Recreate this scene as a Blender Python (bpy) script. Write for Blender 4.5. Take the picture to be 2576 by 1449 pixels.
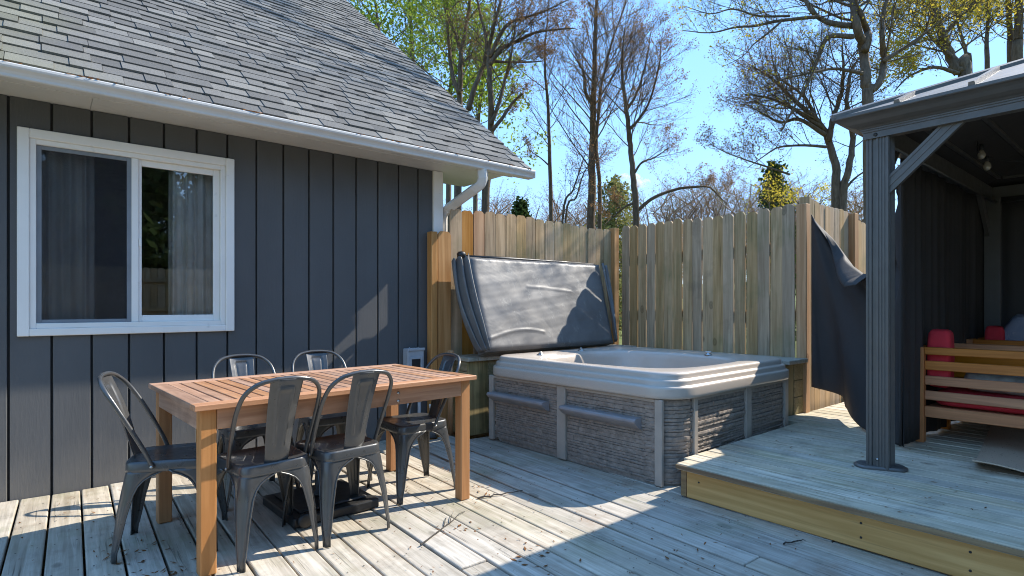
import bpy, bmesh, math, random
import numpy as np
from mathutils import Vector, Matrix

for o in list(bpy.data.objects):
    bpy.data.objects.remove(o)
S = bpy.context.scene
COL = S.collection
R = math.radians
rnd = random.Random(7)

# ------------------------------------------------------------------ camera
CAM_H = 1.1877
YAW = R(39.84)
FPX = 1420.0
cam_d = bpy.data.cameras.new('camera')
cam = bpy.data.objects.new('camera', cam_d)
COL.objects.link(cam)
cam.location = (0, 0, CAM_H)
cam.rotation_euler = (R(90), 0, -YAW)
cam_d.sensor_width = 36
cam_d.lens = FPX / 2575 * 36
cam_d.shift_y = (768 - 724.5) / 2575
cam_d.clip_start = 0.05
cam_d.clip_end = 3000
S.camera = cam
S.render.resolution_x, S.render.resolution_y = 1024, 576

# ------------------------------------------------------------------ sky, sun, exposure
SUN = Vector((1.14, -0.265, 1.0)).normalized()
W = bpy.data.worlds.new('World')
S.world = W
W.use_nodes = True
nt = W.node_tree
nt.nodes.clear()
wo = nt.nodes.new('ShaderNodeOutputWorld')
bg = nt.nodes.new('ShaderNodeBackground')
sky = nt.nodes.new('ShaderNodeTexSky')
sky.sky_type = 'NISHITA'
sky.sun_disc = False
sky.sun_elevation = math.asin(SUN.z)
sky.sun_rotation = math.atan2(SUN.x, SUN.y)
sky.altitude = 200
sky.air_density = 1.0
sky.dust_density = 0.1
sky.ozone_density = 2.5
hs = nt.nodes.new('ShaderNodeHueSaturation')
hs.inputs['Hue'].default_value = 0.516
hs.inputs['Value'].default_value = 2.1
hs.inputs['Saturation'].default_value = 2.5
# even, clear blue all round: one tone curve over the whole sky
gm_ = nt.nodes.new('ShaderNodeGamma')
gm_.inputs['Gamma'].default_value = 0.3
bg.inputs['Strength'].default_value = 0.15
nt.links.new(sky.outputs[0], gm_.inputs['Color'])
nt.links.new(gm_.outputs[0], hs.inputs['Color'])
mxs = nt.nodes.new('ShaderNodeMix')
mxs.data_type = 'RGBA'
mxs.inputs[0].default_value = 0.6
mxs.inputs[7].default_value = (0.43, 1.03, 1.98, 1)
nt.links.new(hs.outputs[0], mxs.inputs[6])
nt.links.new(mxs.outputs[2], bg.inputs['Color'])
nt.links.new(bg.outputs[0], wo.inputs['Surface'])

sun_d = bpy.data.lights.new('sun', 'SUN')
sun_d.energy = 2.0
sun_d.angle = R(0.5)
sun_d.color = (1.0, 0.93, 0.82)
sun = bpy.data.objects.new('sun', sun_d)
COL.objects.link(sun)
sun.rotation_euler = (-SUN).to_track_quat('-Z', 'Y').to_euler()
sun.location = SUN * 30

S.view_settings.view_transform = 'Standard'
S.view_settings.look = 'None'
S.view_settings.exposure = 2.17
S.view_settings.gamma = 1.0
S.view_settings.use_curve_mapping = False
S.render.engine = 'CYCLES'
S.cycles.max_bounces = 8
S.cycles.transparent_max_bounces = 12
S.cycles.use_denoising = True
S.cycles.pixel_filter_type = 'BLACKMAN_HARRIS'
S.cycles.filter_width = 1.05


def at(u, v, depth):
    """point seen at photograph position (u, v) of a 2575 px wide copy, at a distance along the view axis"""
    k = (u - 1287.5) / FPX
    x = math.sin(YAW) + k * math.cos(YAW)
    y = math.cos(YAW) - k * math.sin(YAW)
    return Vector((x * depth, y * depth, CAM_H - (v - 768) / FPX * depth))


# ------------------------------------------------------------------ materials
MATS = {}


class NB:
    def __init__(s, name):
        s.m = bpy.data.materials.new(name)
        s.m.use_nodes = True
        s.t = s.m.node_tree
        s.b = s.t.nodes['Principled BSDF']
        s.out = s.t.nodes['Material Output']

    def n(s, typ, **kw):
        x = s.t.nodes.new(typ)
        for k, v in kw.items():
            if k in x.inputs:
                x.inputs[k].default_value = v
            else:
                setattr(x, k, v)
        return x

    def l(s, a, b):
        s.t.links.new(a, b)

    def coords(s, scale=(1, 1, 1), rand=True, space='Object'):
        tc = s.n('ShaderNodeTexCoord')
        mp = s.n('ShaderNodeMapping')
        mp.inputs['Scale'].default_value = scale
        if rand:
            oi = s.n('ShaderNodeObjectInfo')
            mm = s.n('ShaderNodeVectorMath', operation='SCALE')
            cx = s.n('ShaderNodeCombineXYZ')
            cx.inputs[0].default_value = 13.7
            cx.inputs[1].default_value = 71.3
            cx.inputs[2].default_value = 41.1
            s.l(cx.outputs[0], mm.inputs[0])
            s.l(oi.outputs['Random'], mm.inputs['Scale'])
            ad = s.n('ShaderNodeVectorMath', operation='ADD')
            s.l(tc.outputs[space], ad.inputs[0])
            s.l(mm.outputs[0], ad.inputs[1])
            s.l(ad.outputs[0], mp.inputs['Vector'])
        else:
            s.l(tc.outputs[space], mp.inputs['Vector'])
        return mp.outputs[0]

    def wcoords(s, scale=(1, 1, 1)):
        g = s.n('ShaderNodeNewGeometry')
        mp = s.n('ShaderNodeMapping')
        mp.inputs['Scale'].default_value = scale
        s.l(g.outputs['Position'], mp.inputs['Vector'])
        return mp.outputs[0]

    def noise(s, vec, scale=5, detail=4, rough=0.55, dist=0.0):
        x = s.n('ShaderNodeTexNoise')
        x.inputs['Scale'].default_value = scale
        x.inputs['Detail'].default_value = detail
        x.inputs['Roughness'].default_value = rough
        x.inputs['Distortion'].default_value = dist
        s.l(vec, x.inputs['Vector'])
        return x.outputs[0]

    def ramp(s, f, stops):
        x = s.n('ShaderNodeValToRGB')
        e = x.color_ramp.elements
        while len(e) < len(stops):
            e.new(0.5)
        for i, (p, c) in enumerate(stops):
            e[i].position = p
            if not isinstance(c, (tuple, list)):
                c = (c, c, c)
            e[i].color = (*c[:3], 1)
        s.l(f, x.inputs[0])
        return x.outputs[0]

    def mix(s, f, a, b, mode='MIX'):
        x = s.n('ShaderNodeMix', data_type='RGBA', blend_type=mode)
        for v, i in ((f, 0), (a, 6), (b, 7)):
            if hasattr(v, 'is_output'):
                s.l(v, x.inputs[i])
            elif i == 0:
                x.inputs[0].default_value = v
            else:
                x.inputs[i].default_value = (*v[:3], 1)
        return x.outputs[2]

    def math(s, op, a, b=0.0):
        x = s.n('ShaderNodeMath', operation=op)
        for v, i in ((a, 0), (b, 1)):
            if hasattr(v, 'is_output'):
                s.l(v, x.inputs[i])
            else:
                x.inputs[i].default_value = v
        return x.outputs[0]

    def bump(s, h, strength=0.3, dist=0.01, prev=None):
        x = s.n('ShaderNodeBump')
        x.inputs['Strength'].default_value = strength
        x.inputs['Distance'].default_value = dist
        s.l(h, x.inputs['Height'])
        if prev is not None:
            s.l(prev, x.inputs['Normal'])
        return x.outputs[0]

    def rand_value(s, lo, hi):
        oi = s.n('ShaderNodeObjectInfo')
        mr = s.n('ShaderNodeMapRange')
        mr.inputs['To Min'].default_value = lo
        mr.inputs['To Max'].default_value = hi
        s.l(oi.outputs['Random'], mr.inputs['Value'])
        return mr.outputs[0]

    def fin(s, color=None, rough=0.6, metal=0.0, normal=None, spec=0.5, coat=0.0):
        if color is not None:
            if hasattr(color, 'is_output'):
                s.l(color, s.b.inputs['Base Color'])
            else:
                s.b.inputs['Base Color'].default_value = (*color[:3], 1)
        if hasattr(rough, 'is_output'):
            s.l(rough, s.b.inputs['Roughness'])
        else:
            s.b.inputs['Roughness'].default_value = rough
        s.b.inputs['Metallic'].default_value = metal
        s.b.inputs['Specular IOR Level'].default_value = spec
        s.b.inputs['Coat Weight'].default_value = coat
        if normal is not None:
            s.l(normal, s.b.inputs['Normal'])
        MATS[s.m.name] = s.m
        return s.m


def wood(name, dark, light, axis=1, tint=(0.75, 1.15), grain=1.0, moss=None, moss_amt=0.5, knots=True, rough=0.75,
         patches=None, crack=0.5, bumpk=0.4, pale_streaks=False):
    """sawn timber with the grain along the given local axis, every board with its own offset and tone"""
    b = NB(name)
    sc = [1.0, 1.0, 1.0]
    sc[axis] = 0.045
    v = b.coords(tuple(sc))
    n0 = b.noise(v, 34 * grain, 5, 0.6, 0.6)
    fine = b.noise(v, 150 * grain, 3, 0.6)
    # long growth rings
    sc2 = [1.0, 1.0, 1.0]
    sc2[axis] = 0.10
    v2 = b.coords(tuple(sc2))
    rings = b.n('ShaderNodeTexWave', wave_type='RINGS', rings_direction='SPHERICAL')
    rings.inputs['Scale'].default_value = 11 * grain
    rings.inputs['Distortion'].default_value = 9
    rings.inputs['Detail'].default_value = 3
    rings.inputs['Detail Scale'].default_value = 0.9
    b.l(v2, rings.inputs['Vector'])
    c = b.mix(b.ramp(n0, [(0.28, 0.0), (0.72, 1.0)]), dark, light)
    c = b.mix(b.math('MULTIPLY', b.ramp(rings.outputs['Fac'], [(0.55, 0.0), (0.95, 1.0)]), 0.33), c, dark, 'MIX')
    # checks: thin dark cracks along the grain
    sc3 = [1.0, 1.0, 1.0]
    sc3[axis] = 0.03
    v3 = b.coords(tuple(sc3))
    ck = b.noise(v3, 85 * grain, 2, 0.5)
    ckm = b.ramp(ck, [(0.60, 0.0), (0.70, 1.0)])
    area = b.noise(b.coords((1, 1, 1)), 2.3, 2)
    ckm = b.math('MULTIPLY', ckm, b.ramp(area, [(0.42, 0.0), (0.62, 1.0)]))
    ckm = b.math('MULTIPLY', ckm, crack)
    c = b.mix(ckm, c, tuple(x * 0.28 for x in dark))
    if knots:
        sk = [1.0, 1.0, 1.0]
        sk[axis] = 0.55
        vk = b.coords(tuple(sk))
        vo = b.n('ShaderNodeTexVoronoi', feature='F1')
        vo.inputs['Scale'].default_value = 3.4
        b.l(vk, vo.inputs['Vector'])
        dn = b.math('ADD', vo.outputs['Distance'], b.math('MULTIPLY', b.noise(vk, 30, 2), 0.03))
        km = b.ramp(dn, [(0.04, 1.0), (0.075, 0.55), (0.09, 0.9), (0.12, 0.0)])
        c = b.mix(b.math('MULTIPLY', km, 0.72), c, tuple(x * 0.42 for x in dark))
    tintv = b.rand_value(*tint)
    hsv = b.n('ShaderNodeHueSaturation')
    b.l(tintv, hsv.inputs['Value'])
    b.l(b.math('ADD', b.math('MULTIPLY', b.math('FRACT', b.math('MULTIPLY', b.rand_value(0, 1), 37.7)), 0.36), 0.82), hsv.inputs['Saturation'])
    b.l(c, hsv.inputs['Color'])
    c = hsv.outputs[0]
    if moss:
        mz = b.noise(b.wcoords((1, 1, 1)), 1.7, 4, 0.65)
        mm = b.ramp(mz, [(0.5, 0.0), (0.68, 1.0)])
        mm = b.math('MULTIPLY', mm, b.ramp(b.noise(v, 60, 3), [(0.35, 0.2), (0.6, 1.0)]))
        c = b.mix(b.math('MULTIPLY', mm, moss_amt), c, moss)
    if patches:
        for pc, psc, lo, hi, amt in patches:
            pm = b.ramp(b.noise(b.wcoords((1, 1, 1)), psc, 5, 0.65), [(lo, 0.0), (hi, 1.0)])
            pm = b.math('MULTIPLY', pm, b.ramp(fine, [(0.3, 0.35), (0.65, 1.0)]))
            c = b.mix(b.math('MULTIPLY', pm, amt), c, pc)
    h = b.math('ADD', b.math('MULTIPLY', n0, 0.6), b.math('MULTIPLY', fine, 0.4))
    h = b.math('SUBTRACT', h, b.math('MULTIPLY', ckm, 0.8))
    return b.fin(c, rough, normal=b.bump(h, bumpk, 0.004), spec=0.3)


wood('deck_wood', (0.31, 0.265, 0.205), (0.585, 0.525, 0.435), 1, (0.85, 1.12), 1.0, moss=(0.16, 0.17, 0.07), moss_amt=0.45,
     patches=[((0.22, 0.13, 0.07), 3.1, 0.56, 0.72, 0.6), ((0.15, 0.135, 0.11), 5.3, 0.53, 0.70, 0.55), ((0.17, 0.155, 0.125), 1.1, 0.50, 0.64, 0.35)], crack=0.75, bumpk=0.5, rough=0.72)
wood('upper_deck_wood', (0.40, 0.34, 0.245), (0.72, 0.635, 0.495), 1, (0.85, 1.10), 1.0, moss=(0.17, 0.19, 0.09), moss_amt=0.6,
     patches=[((0.24, 0.16, 0.09), 2.1, 0.57, 0.72, 0.55), ((0.16, 0.16, 0.14), 4.3, 0.53, 0.70, 0.6), ((0.22, 0.20, 0.16), 1.3, 0.48, 0.62, 0.4)], crack=0.75, bumpk=0.5, rough=0.72)
wood('new_pine', (0.46, 0.255, 0.105), (0.70, 0.43, 0.205), 1, (0.95, 1.05), 0.7, rough=0.6, crack=0.25, bumpk=0.15)
wood('old_rim_wood', (0.17, 0.10, 0.055), (0.36, 0.24, 0.12), 1, (0.9, 1.1), 1.0, crack=0.6)
wood('fence_wood', (0.31, 0.20, 0.10), (0.60, 0.42, 0.245), 2, (0.84, 1.12), 0.8, moss=(0.15, 0.16, 0.065), moss_amt=0.6,
     patches=[((0.12, 0.10, 0.07), 2.6, 0.58, 0.72, 0.5)], crack=0.5)
wood('fence_wood_new', (0.36, 0.17, 0.06), (0.58, 0.33, 0.15), 2, (0.85, 1.1), 0.7, crack=0.3)
wood('bench_wood', (0.22, 0.16, 0.075), (0.42, 0.32, 0.17), 1, (0.8, 1.15), 0.8, moss=(0.10, 0.11, 0.035), moss_amt=0.7, crack=0.4)
wood('bench_post_wood', (0.20, 0.15, 0.08), (0.40, 0.31, 0.17), 2, (0.85, 1.1), 0.8, moss=(0.07, 0.08, 0.03), moss_amt=0.8, crack=0.5)
wood('bench_top_wood', (0.27, 0.24, 0.19), (0.50, 0.46, 0.38), 1, (0.85, 1.1), 0.8, moss=(0.12, 0.13, 0.05), moss_amt=0.5)
wood('table_wood_x', (0.31, 0.15, 0.08), (0.53, 0.29, 0.165), 0, (0.92, 1.08), 0.9, rough=0.5, crack=0.15, bumpk=0.12, knots=False)
wood('table_wood_y', (0.29, 0.15, 0.085), (0.53, 0.31, 0.19), 1, (0.82, 1.12), 0.9, rough=0.5, crack=0.2, bumpk=0.12, knots=False,
     patches=[((0.15, 0.075, 0.045), 2.3, 0.5, 0.66, 0.7)])
wood('table_wood_z', (0.33, 0.155, 0.07), (0.52, 0.275, 0.135), 2, (0.95, 1.05), 0.9, rough=0.5, crack=0.15, bumpk=0.12, knots=False)
wood('acacia_y', (0.42, 0.135, 0.032), (0.66, 0.25, 0.068), 1, (0.9, 1.1), 0.8, rough=0.42, crack=0.2, bumpk=0.1)
wood('acacia_z', (0.42, 0.135, 0.032), (0.66, 0.25, 0.068), 2, (0.9, 1.1), 0.8, rough=0.42, crack=0.2, bumpk=0.1)


def simple(name, col, rough=0.5, metal=0.0, var=0.12, nscale=8, bump=0.0, bscale=120, spec=0.5, coat=0.0, dirt=None):
    b = NB(name)
    v = b.wcoords()
    n = b.noise(v, nscale, 4, 0.6)
    c = b.mix(b.ramp(n, [(0.3, 0.0), (0.7, 1.0)]), tuple(x * (1 - var) for x in col), tuple(min(1, x * (1 + var)) for x in col))
    if dirt:
        dcol, dsc, lo, hi, amt = dirt
        dm = b.ramp(b.noise(v, dsc, 5, 0.7), [(lo, 0.0), (hi, 1.0)])
        c = b.mix(b.math('MULTIPLY', dm, amt), c, dcol)
    nm = None
    if bump:
        nm = b.bump(b.noise(v, bscale, 3, 0.6), bump, 0.003)
    r = b.ramp(b.noise(v, nscale * 2.3, 3), [(0.3, max(0.02, rough - 0.07)), (0.7, min(1, rough + 0.07))])
    return b.fin(c, r, metal, nm, spec, coat)


def siding():
    b = NB('siding_paint')
    v = b.coords((1, 1, 0.12), True)
    n = b.noise(v, 60, 4, 0.6)
    w = b.noise(b.wcoords((1, 1, 0.6)), 1.4, 4, 0.6)
    c = b.mix(b.ramp(w, [(0.3, 0.0), (0.7, 1.0)]), (0.083, 0.083, 0.083), (0.106, 0.106, 0.106))
    c = b.mix(b.math('MULTIPLY', b.ramp(n, [(0.62, 0.0), (0.8, 1.0)]), 0.35), c, (0.075, 0.08, 0.085))
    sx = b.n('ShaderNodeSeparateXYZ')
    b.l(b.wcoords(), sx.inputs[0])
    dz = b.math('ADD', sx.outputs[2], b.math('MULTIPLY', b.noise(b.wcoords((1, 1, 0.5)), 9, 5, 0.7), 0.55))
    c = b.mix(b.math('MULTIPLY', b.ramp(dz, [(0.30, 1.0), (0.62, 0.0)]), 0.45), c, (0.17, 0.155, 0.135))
    sp = b.ramp(b.noise(b.wcoords(), 160, 2, 0.5), [(0.70, 0.0), (0.75, 1.0)])
    c = b.mix(b.math('MULTIPLY', sp, 0.3), c, (0.22, 0.22, 0.21))
    return b.fin(c, 0.62, normal=b.bump(n, 0.35, 0.003), spec=0.35)


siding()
simple('white_vinyl', (0.82, 0.79, 0.735), 0.42, var=0.04, nscale=3, dirt=((0.42, 0.40, 0.36), 9, 0.62, 0.76, 0.45))
simple('white_aluminium', (0.60, 0.58, 0.545), 0.42, var=0.06, nscale=2, dirt=((0.36, 0.35, 0.33), 6, 0.55, 0.78, 0.5))
simple('screen_frame_grey', (0.20, 0.22, 0.24), 0.45)
simple('curtain_cloth', (0.80, 0.78, 0.76), 0.9, bump=0.2, bscale=300)
simple('room_paint', (0.55, 0.53, 0.50), 0.9)
simple('dark_interior', (0.035, 0.035, 0.035), 0.9)
simple('chair_metal', (0.080, 0.080, 0.079), 0.32, metal=0.4, var=0.12, nscale=9, bump=0.0, coat=0.25,
       dirt=((0.20, 0.20, 0.19), 70, 0.72, 0.77, 0.25))
simple('steel', (0.45, 0.45, 0.44), 0.3, metal=1.0)
simple('black_plastic', (0.018, 0.018, 0.018), 0.45, dirt=((0.10, 0.09, 0.08), 12, 0.55, 0.75, 0.4))
simple('gazebo_metal', (0.112, 0.104, 0.096), 0.42, metal=0.25, var=0.08)
simple('gazebo_roof_metal', (0.16, 0.145, 0.13), 0.5, metal=0.1, var=0.12, dirt=((0.22, 0.20, 0.16), 6, 0.5, 0.7, 0.3))
simple('box_grey', (0.36, 0.38, 0.40), 0.45)
simple('pvc_grey', (0.45, 0.46, 0.47), 0.4)
simple('red_cloth', (0.62, 0.03, 0.045), 0.85, var=0.1, bump=0.25, bscale=420)
simple('pillow_grey', (0.38, 0.37, 0.33), 0.9, var=0.3, nscale=14, bump=0.2, bscale=300)
simple('bulb_glass', (0.32, 0.27, 0.20), 0.12, coat=1.0, spec=0.8)
simple('trim_taupe', (0.37, 0.315, 0.26), 0.5, var=0.08)
simple('stone_taupe', (0.25, 0.205, 0.168), 0.62, var=0.3, nscale=26, bump=0.5, bscale=60)
simple('ledge_grey', (0.27, 0.25, 0.25), 0.45)
simple('dirt_ground', (0.07, 0.055, 0.04), 0.95)


def lawn():
    b = NB('lawn_grass')
    v = b.wcoords()
    n = b.noise(v, 0.9, 6, 0.7)
    f = b.noise(v, 25, 5, 0.7)
    c = b.mix(b.ramp(n, [(0.35, 0.0), (0.65, 1.0)]), (0.11, 0.15, 0.03), (0.24, 0.22, 0.08))
    c = b.mix(b.ramp(f, [(0.4, 0.0), (0.7, 1.0)]), c, (0.06, 0.08, 0.02))
    b.fin(c, 0.95, normal=b.bump(f, 0.7, 0.05), spec=0.2)


lawn()


def shingle_mat():
    b = NB('shingle_grey')
    g = b.noise(b.wcoords(), 420, 2, 0.7)
    at_ = b.n('ShaderNodeAttribute', attribute_name='tone')
    oi = b.n('ShaderNodeObjectInfo')
    tone = b.math('FRACT', b.math('ADD', b.math('MULTIPLY', oi.outputs['Random'], 17.3), at_.outputs['Fac']))
    c = b.ramp(tone, [(0.0, (0.112, 0.108, 0.101)), (0.35, (0.142, 0.137, 0.128)), (0.7, (0.168, 0.162, 0.150)), (1.0, (0.205, 0.197, 0.180))])
    c = b.mix(b.ramp(g, [(0.32, 0.0), (0.68, 1.0)]), b.mix(1.0, c, (0.55, 0.55, 0.56), 'MULTIPLY'), b.mix(1.0, c, (1.35, 1.35, 1.33), 'MULTIPLY'))
    # algae growing on the far left end of the eave
    w = b.n('ShaderNodeSeparateXYZ')
    b.l(b.wcoords(), w.inputs[0])
    mz = b.math('ADD', b.math('MULTIPLY', w.outputs[0], -0.55), b.noise(b.wcoords(), 1.6, 4, 0.65))
    c = b.mix(b.math('MULTIPLY', b.ramp(mz, [(0.30, 0.0), (0.75, 1.0)]), 0.45), c, (0.22, 0.215, 0.12))
    b.fin(c, 0.9, normal=b.bump(g, 0.6, 0.004), spec=0.25)


shingle_mat()


def spa_mat(name, c0, c1, rough):
    b = NB(name)
    n = b.noise(b.wcoords(), 330, 2, 0.6)
    c = b.mix(b.ramp(n, [(0.36, 0.0), (0.64, 1.0)]), c0, c1)
    b.fin(c, rough, spec=0.5, coat=0.25, normal=b.bump(b.noise(b.wcoords(), 40, 3), 0.05, 0.003))


spa_mat('spa_acrylic', (0.38, 0.32, 0.265), (0.54, 0.465, 0.39), 0.32)


def vinyl():
    b = NB('cover_vinyl')
    v = b.wcoords()
    big = b.noise(v, 2.6, 4, 0.6)
    c = b.mix(b.ramp(big, [(0.35, 0.0), (0.65, 1.0)]), (0.105, 0.099, 0.094), (0.155, 0.147, 0.138))
    st = b.ramp(b.noise(b.wcoords((1, 1, 0.55)), 7, 6, 0.72), [(0.55, 0.0), (0.66, 1.0)])
    fl = b.ramp(b.noise(b.wcoords((1, 1, 0.6)), 46, 3, 0.7), [(0.45, 0.0), (0.6, 1.0)])
    stm = b.math('MULTIPLY', st, fl)
    c = b.mix(b.math('MULTIPLY', stm, 0.5), c, (0.34, 0.33, 0.29))
    h = b.math('ADD', b.noise(v, 3.2, 3, 0.5, 0.8), b.math('MULTIPLY', b.noise(v, 190, 2), 0.03))
    r = b.ramp(b.noise(v, 5, 3), [(0.3, 0.40), (0.7, 0.56)])
    b.fin(c, r, normal=b.bump(h, 0.2, 0.03), spec=0.5)


vinyl()


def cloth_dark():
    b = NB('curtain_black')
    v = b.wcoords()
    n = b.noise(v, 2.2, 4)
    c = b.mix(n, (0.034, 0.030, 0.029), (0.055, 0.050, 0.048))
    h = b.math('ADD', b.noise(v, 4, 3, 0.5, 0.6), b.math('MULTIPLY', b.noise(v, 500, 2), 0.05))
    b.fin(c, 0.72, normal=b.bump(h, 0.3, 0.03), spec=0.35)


cloth_dark()


def pattern_pillow():
    b = NB('pillow_paisley')
    v = b.wcoords()
    vo = b.n('ShaderNodeTexVoronoi', feature='F1')
    vo.inputs['Scale'].default_value = 16
    b.l(v, vo.inputs['Vector'])
    w = b.math('SINE', b.math('MULTIPLY', vo.outputs['Distance'], 46))
    c = b.mix(b.ramp(w, [(0.45, 0.0), (0.6, 1.0)]), (0.10, 0.13, 0.22), (0.50, 0.50, 0.52))
    b.fin(c, 0.9)


pattern_pillow()


def rug_mat():
    b = NB('rug_weave')
    v = b.coords((1, 1, 1), False)
    ck = b.n('ShaderNodeTexChecker')
    ck.inputs['Scale'].default_value = 110
    b.l(v, ck.inputs['Vector'])
    c = b.mix(ck.outputs['Fac'], (0.46, 0.34, 0.235), (0.58, 0.44, 0.32))
    sx = b.n('ShaderNodeSeparateXYZ')
    b.l(v, sx.inputs[0])
    band = b.math('COMPARE', sx.outputs[1], 0.26)
    band.node.inputs[2].default_value = 0.022
    c = b.mix(band, c, (0.10, 0.075, 0.055))
    sp = b.ramp(b.noise(v, 60, 3, 0.6), [(0.64, 0.0), (0.7, 1.0)])
    c = b.mix(b.math('MULTIPLY', sp, 0.8), c, (0.05, 0.035, 0.02))
    b.fin(c, 0.95, normal=b.bump(ck.outputs['Fac'], 0.4, 0.004), spec=0.2)


rug_mat()


def glass_mat():
    b = NB('window_glass')
    b.t.nodes.remove(b.b)
    fr = b.n('ShaderNodeFresnel', IOR=1.52)
    tr = b.n('ShaderNodeBsdfTransparent')
    tr.inputs[0].default_value = (0.95, 0.97, 0.97, 1)
    gl = b.n('ShaderNodeBsdfGlossy')
    gl.inputs['Roughness'].default_value = 0.01
    mx = b.n('ShaderNodeMixShader')
    f = b.math('ADD', b.math('MULTIPLY', fr.outputs[0], 1.9), 0.03)
    b.l(f, mx.inputs[0])
    b.l(tr.outputs[0], mx.inputs[1])
    b.l(gl.outputs[0], mx.inputs[2])
    b.l(mx.outputs[0], b.out.inputs[0])
    MATS['window_glass'] = b.m
    b = NB('insect_mesh')
    b.t.nodes.remove(b.b)
    tr = b.n('ShaderNodeBsdfTransparent')
    df = b.n('ShaderNodeBsdfDiffuse')
    df.inputs[0].default_value = (0.055, 0.055, 0.062, 1)
    mx = b.n('ShaderNodeMixShader')
    sp = b.ramp(b.noise(b.wcoords(), 220, 2), [(0.60, 0.26), (0.75, 0.45)])
    b.l(sp, mx.inputs[0])
    b.l(tr.outputs[0], mx.inputs[1])
    b.l(df.outputs[0], mx.inputs[2])
    b.l(mx.outputs[0], b.out.inputs[0])
    MATS['insect_mesh'] = b.m


glass_mat()


def bark(name, c0, c1):
    b = NB(name)
    n = b.noise(b.wcoords((1, 1, 0.25)), 22, 4, 0.65)
    c = b.mix(b.ramp(n, [(0.3, 0.0), (0.7, 1.0)]), c0, c1)
    b.fin(c, 0.9, spec=0.2, normal=b.bump(n, 0.6, 0.02))


bark('bark_grey', (0.085, 0.062, 0.042), (0.20, 0.15, 0.105))
bark('bark_brown', (0.075, 0.052, 0.034), (0.18, 0.128, 0.085))
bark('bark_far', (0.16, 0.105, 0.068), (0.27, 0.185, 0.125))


def leaf(name, c0, c1, trans=0.35):
    b = NB(name)
    n = b.noise(b.wcoords(), 3.5, 3, 0.6)
    c = b.mix(b.ramp(n, [(0.3, 0.0), (0.7, 1.0)]), c0, c1)
    b.t.nodes.remove(b.b)
    d = b.n('ShaderNodeBsdfDiffuse')
    t = b.n('ShaderNodeBsdfTranslucent')
    mx = b.n('ShaderNodeMixShader')
    mx.inputs[0].default_value = trans
    b.l(c, d.inputs[0])
    b.l(c, t.inputs[0])
    b.l(d.outputs[0], mx.inputs[1])
    b.l(t.outputs[0], mx.inputs[2])
    b.l(mx.outputs[0], b.out.inputs[0])
    MATS[name] = b.m


leaf('leaf_spring', (0.16, 0.24, 0.03), (0.34, 0.40, 0.06), 0.5)
leaf('leaf_yellow', (0.40, 0.30, 0.03), (0.58, 0.48, 0.07), 0.5)
leaf('leaf_bud', (0.19, 0.105, 0.05), (0.36, 0.21, 0.10), 0.35)
leaf('leaf_pine', (0.030, 0.055, 0.018), (0.085, 0.11, 0.035), 0.2)
leaf('leaf_olive', (0.15, 0.16, 0.05), (0.30, 0.27, 0.10), 0.35)
leaf('leaf_litter', (0.09, 0.045, 0.022), (0.26, 0.12, 0.05), 0.1)
simple('twig_dark', (0.035, 0.028, 0.022), 0.8)
simple('needle_orange', (0.42, 0.20, 0.08), 0.9, var=0.35, nscale=60)


def cloud_mat():
    m = bpy.data.materials.new('cloud_white')
    m.use_nodes = True
    t = m.node_tree
    t.nodes.clear()
    out = t.nodes.new('ShaderNodeOutputMaterial')
    pv = t.nodes.new('ShaderNodeVolumePrincipled')
    pv.inputs['Color'].default_value = (1, 1, 1, 1)
    pv.inputs['Anisotropy'].default_value = 0.2
    g = t.nodes.new('ShaderNodeNewGeometry')
    n = t.nodes.new('ShaderNodeTexNoise')
    n.inputs['Scale'].default_value = 0.085
    n.inputs['Detail'].default_value = 5
    mr = t.nodes.new('ShaderNodeMapRange')
    mr.inputs['From Min'].default_value = 0.42
    mr.inputs['From Max'].default_value = 0.62
    mr.inputs['To Max'].default_value = 0.16
    t.links.new(g.outputs['Position'], n.inputs['Vector'])
    t.links.new(n.outputs[0], mr.inputs['Value'])
    t.links.new(mr.outputs[0], pv.inputs['Density'])
    t.links.new(pv.outputs[0], out.inputs['Volume'])
    MATS['cloud_white'] = m


cloud_mat()


# ------------------------------------------------------------------ helpers
def link(name, me, mat=None, parent=None, loc=(0, 0, 0), rot=(0, 0, 0), smooth=False):
    if mat is not None and not me.materials:
        me.materials.append(MATS[mat])
    if smooth:
        me.polygons.foreach_set('use_smooth', [True] * len(me.polygons))
    o = bpy.data.objects.new(name, me)
    COL.objects.link(o)
    o.location = loc
    o.rotation_euler = rot
    if parent is not None:
        o.parent = parent
    return o


def thing(name, label, cat, loc=(0, 0, 0), rz=0.0, group=None):
    o = bpy.data.objects.new(name, None)
    o.empty_display_size = 0.1
    COL.objects.link(o)
    o.location = loc
    o.rotation_euler = (0, 0, rz)
    return tag(o, label, cat, group)


def tag(o, label, cat=None, group=None, kind=None):
    if label:
        o['label'] = label
    if cat:
        o['category'] = cat
    if group:
        o['group'] = group
    if kind:
        o['kind'] = kind
    return o


def structure(name, loc=(0, 0, 0), rz=0.0, label=None):
    o = bpy.data.objects.new(name, None)
    COL.objects.link(o)
    o.location = loc
    o.rotation_euler = (0, 0, rz)
    o['kind'] = 'structure'
    if label:
        o['label'] = label
    return o


def mesh(name, verts, faces):
    me = bpy.data.meshes.new(name)
    me.from_pydata([tuple(v) for v in verts], [], faces)
    me.update()
    return me


def copy_tree(o, parent=None):
    c = o.copy()
    COL.objects.link(c)
    c.parent = parent
    for ch in list(o.children):
        copy_tree(ch, c)
    return c


_bc = {}


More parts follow.
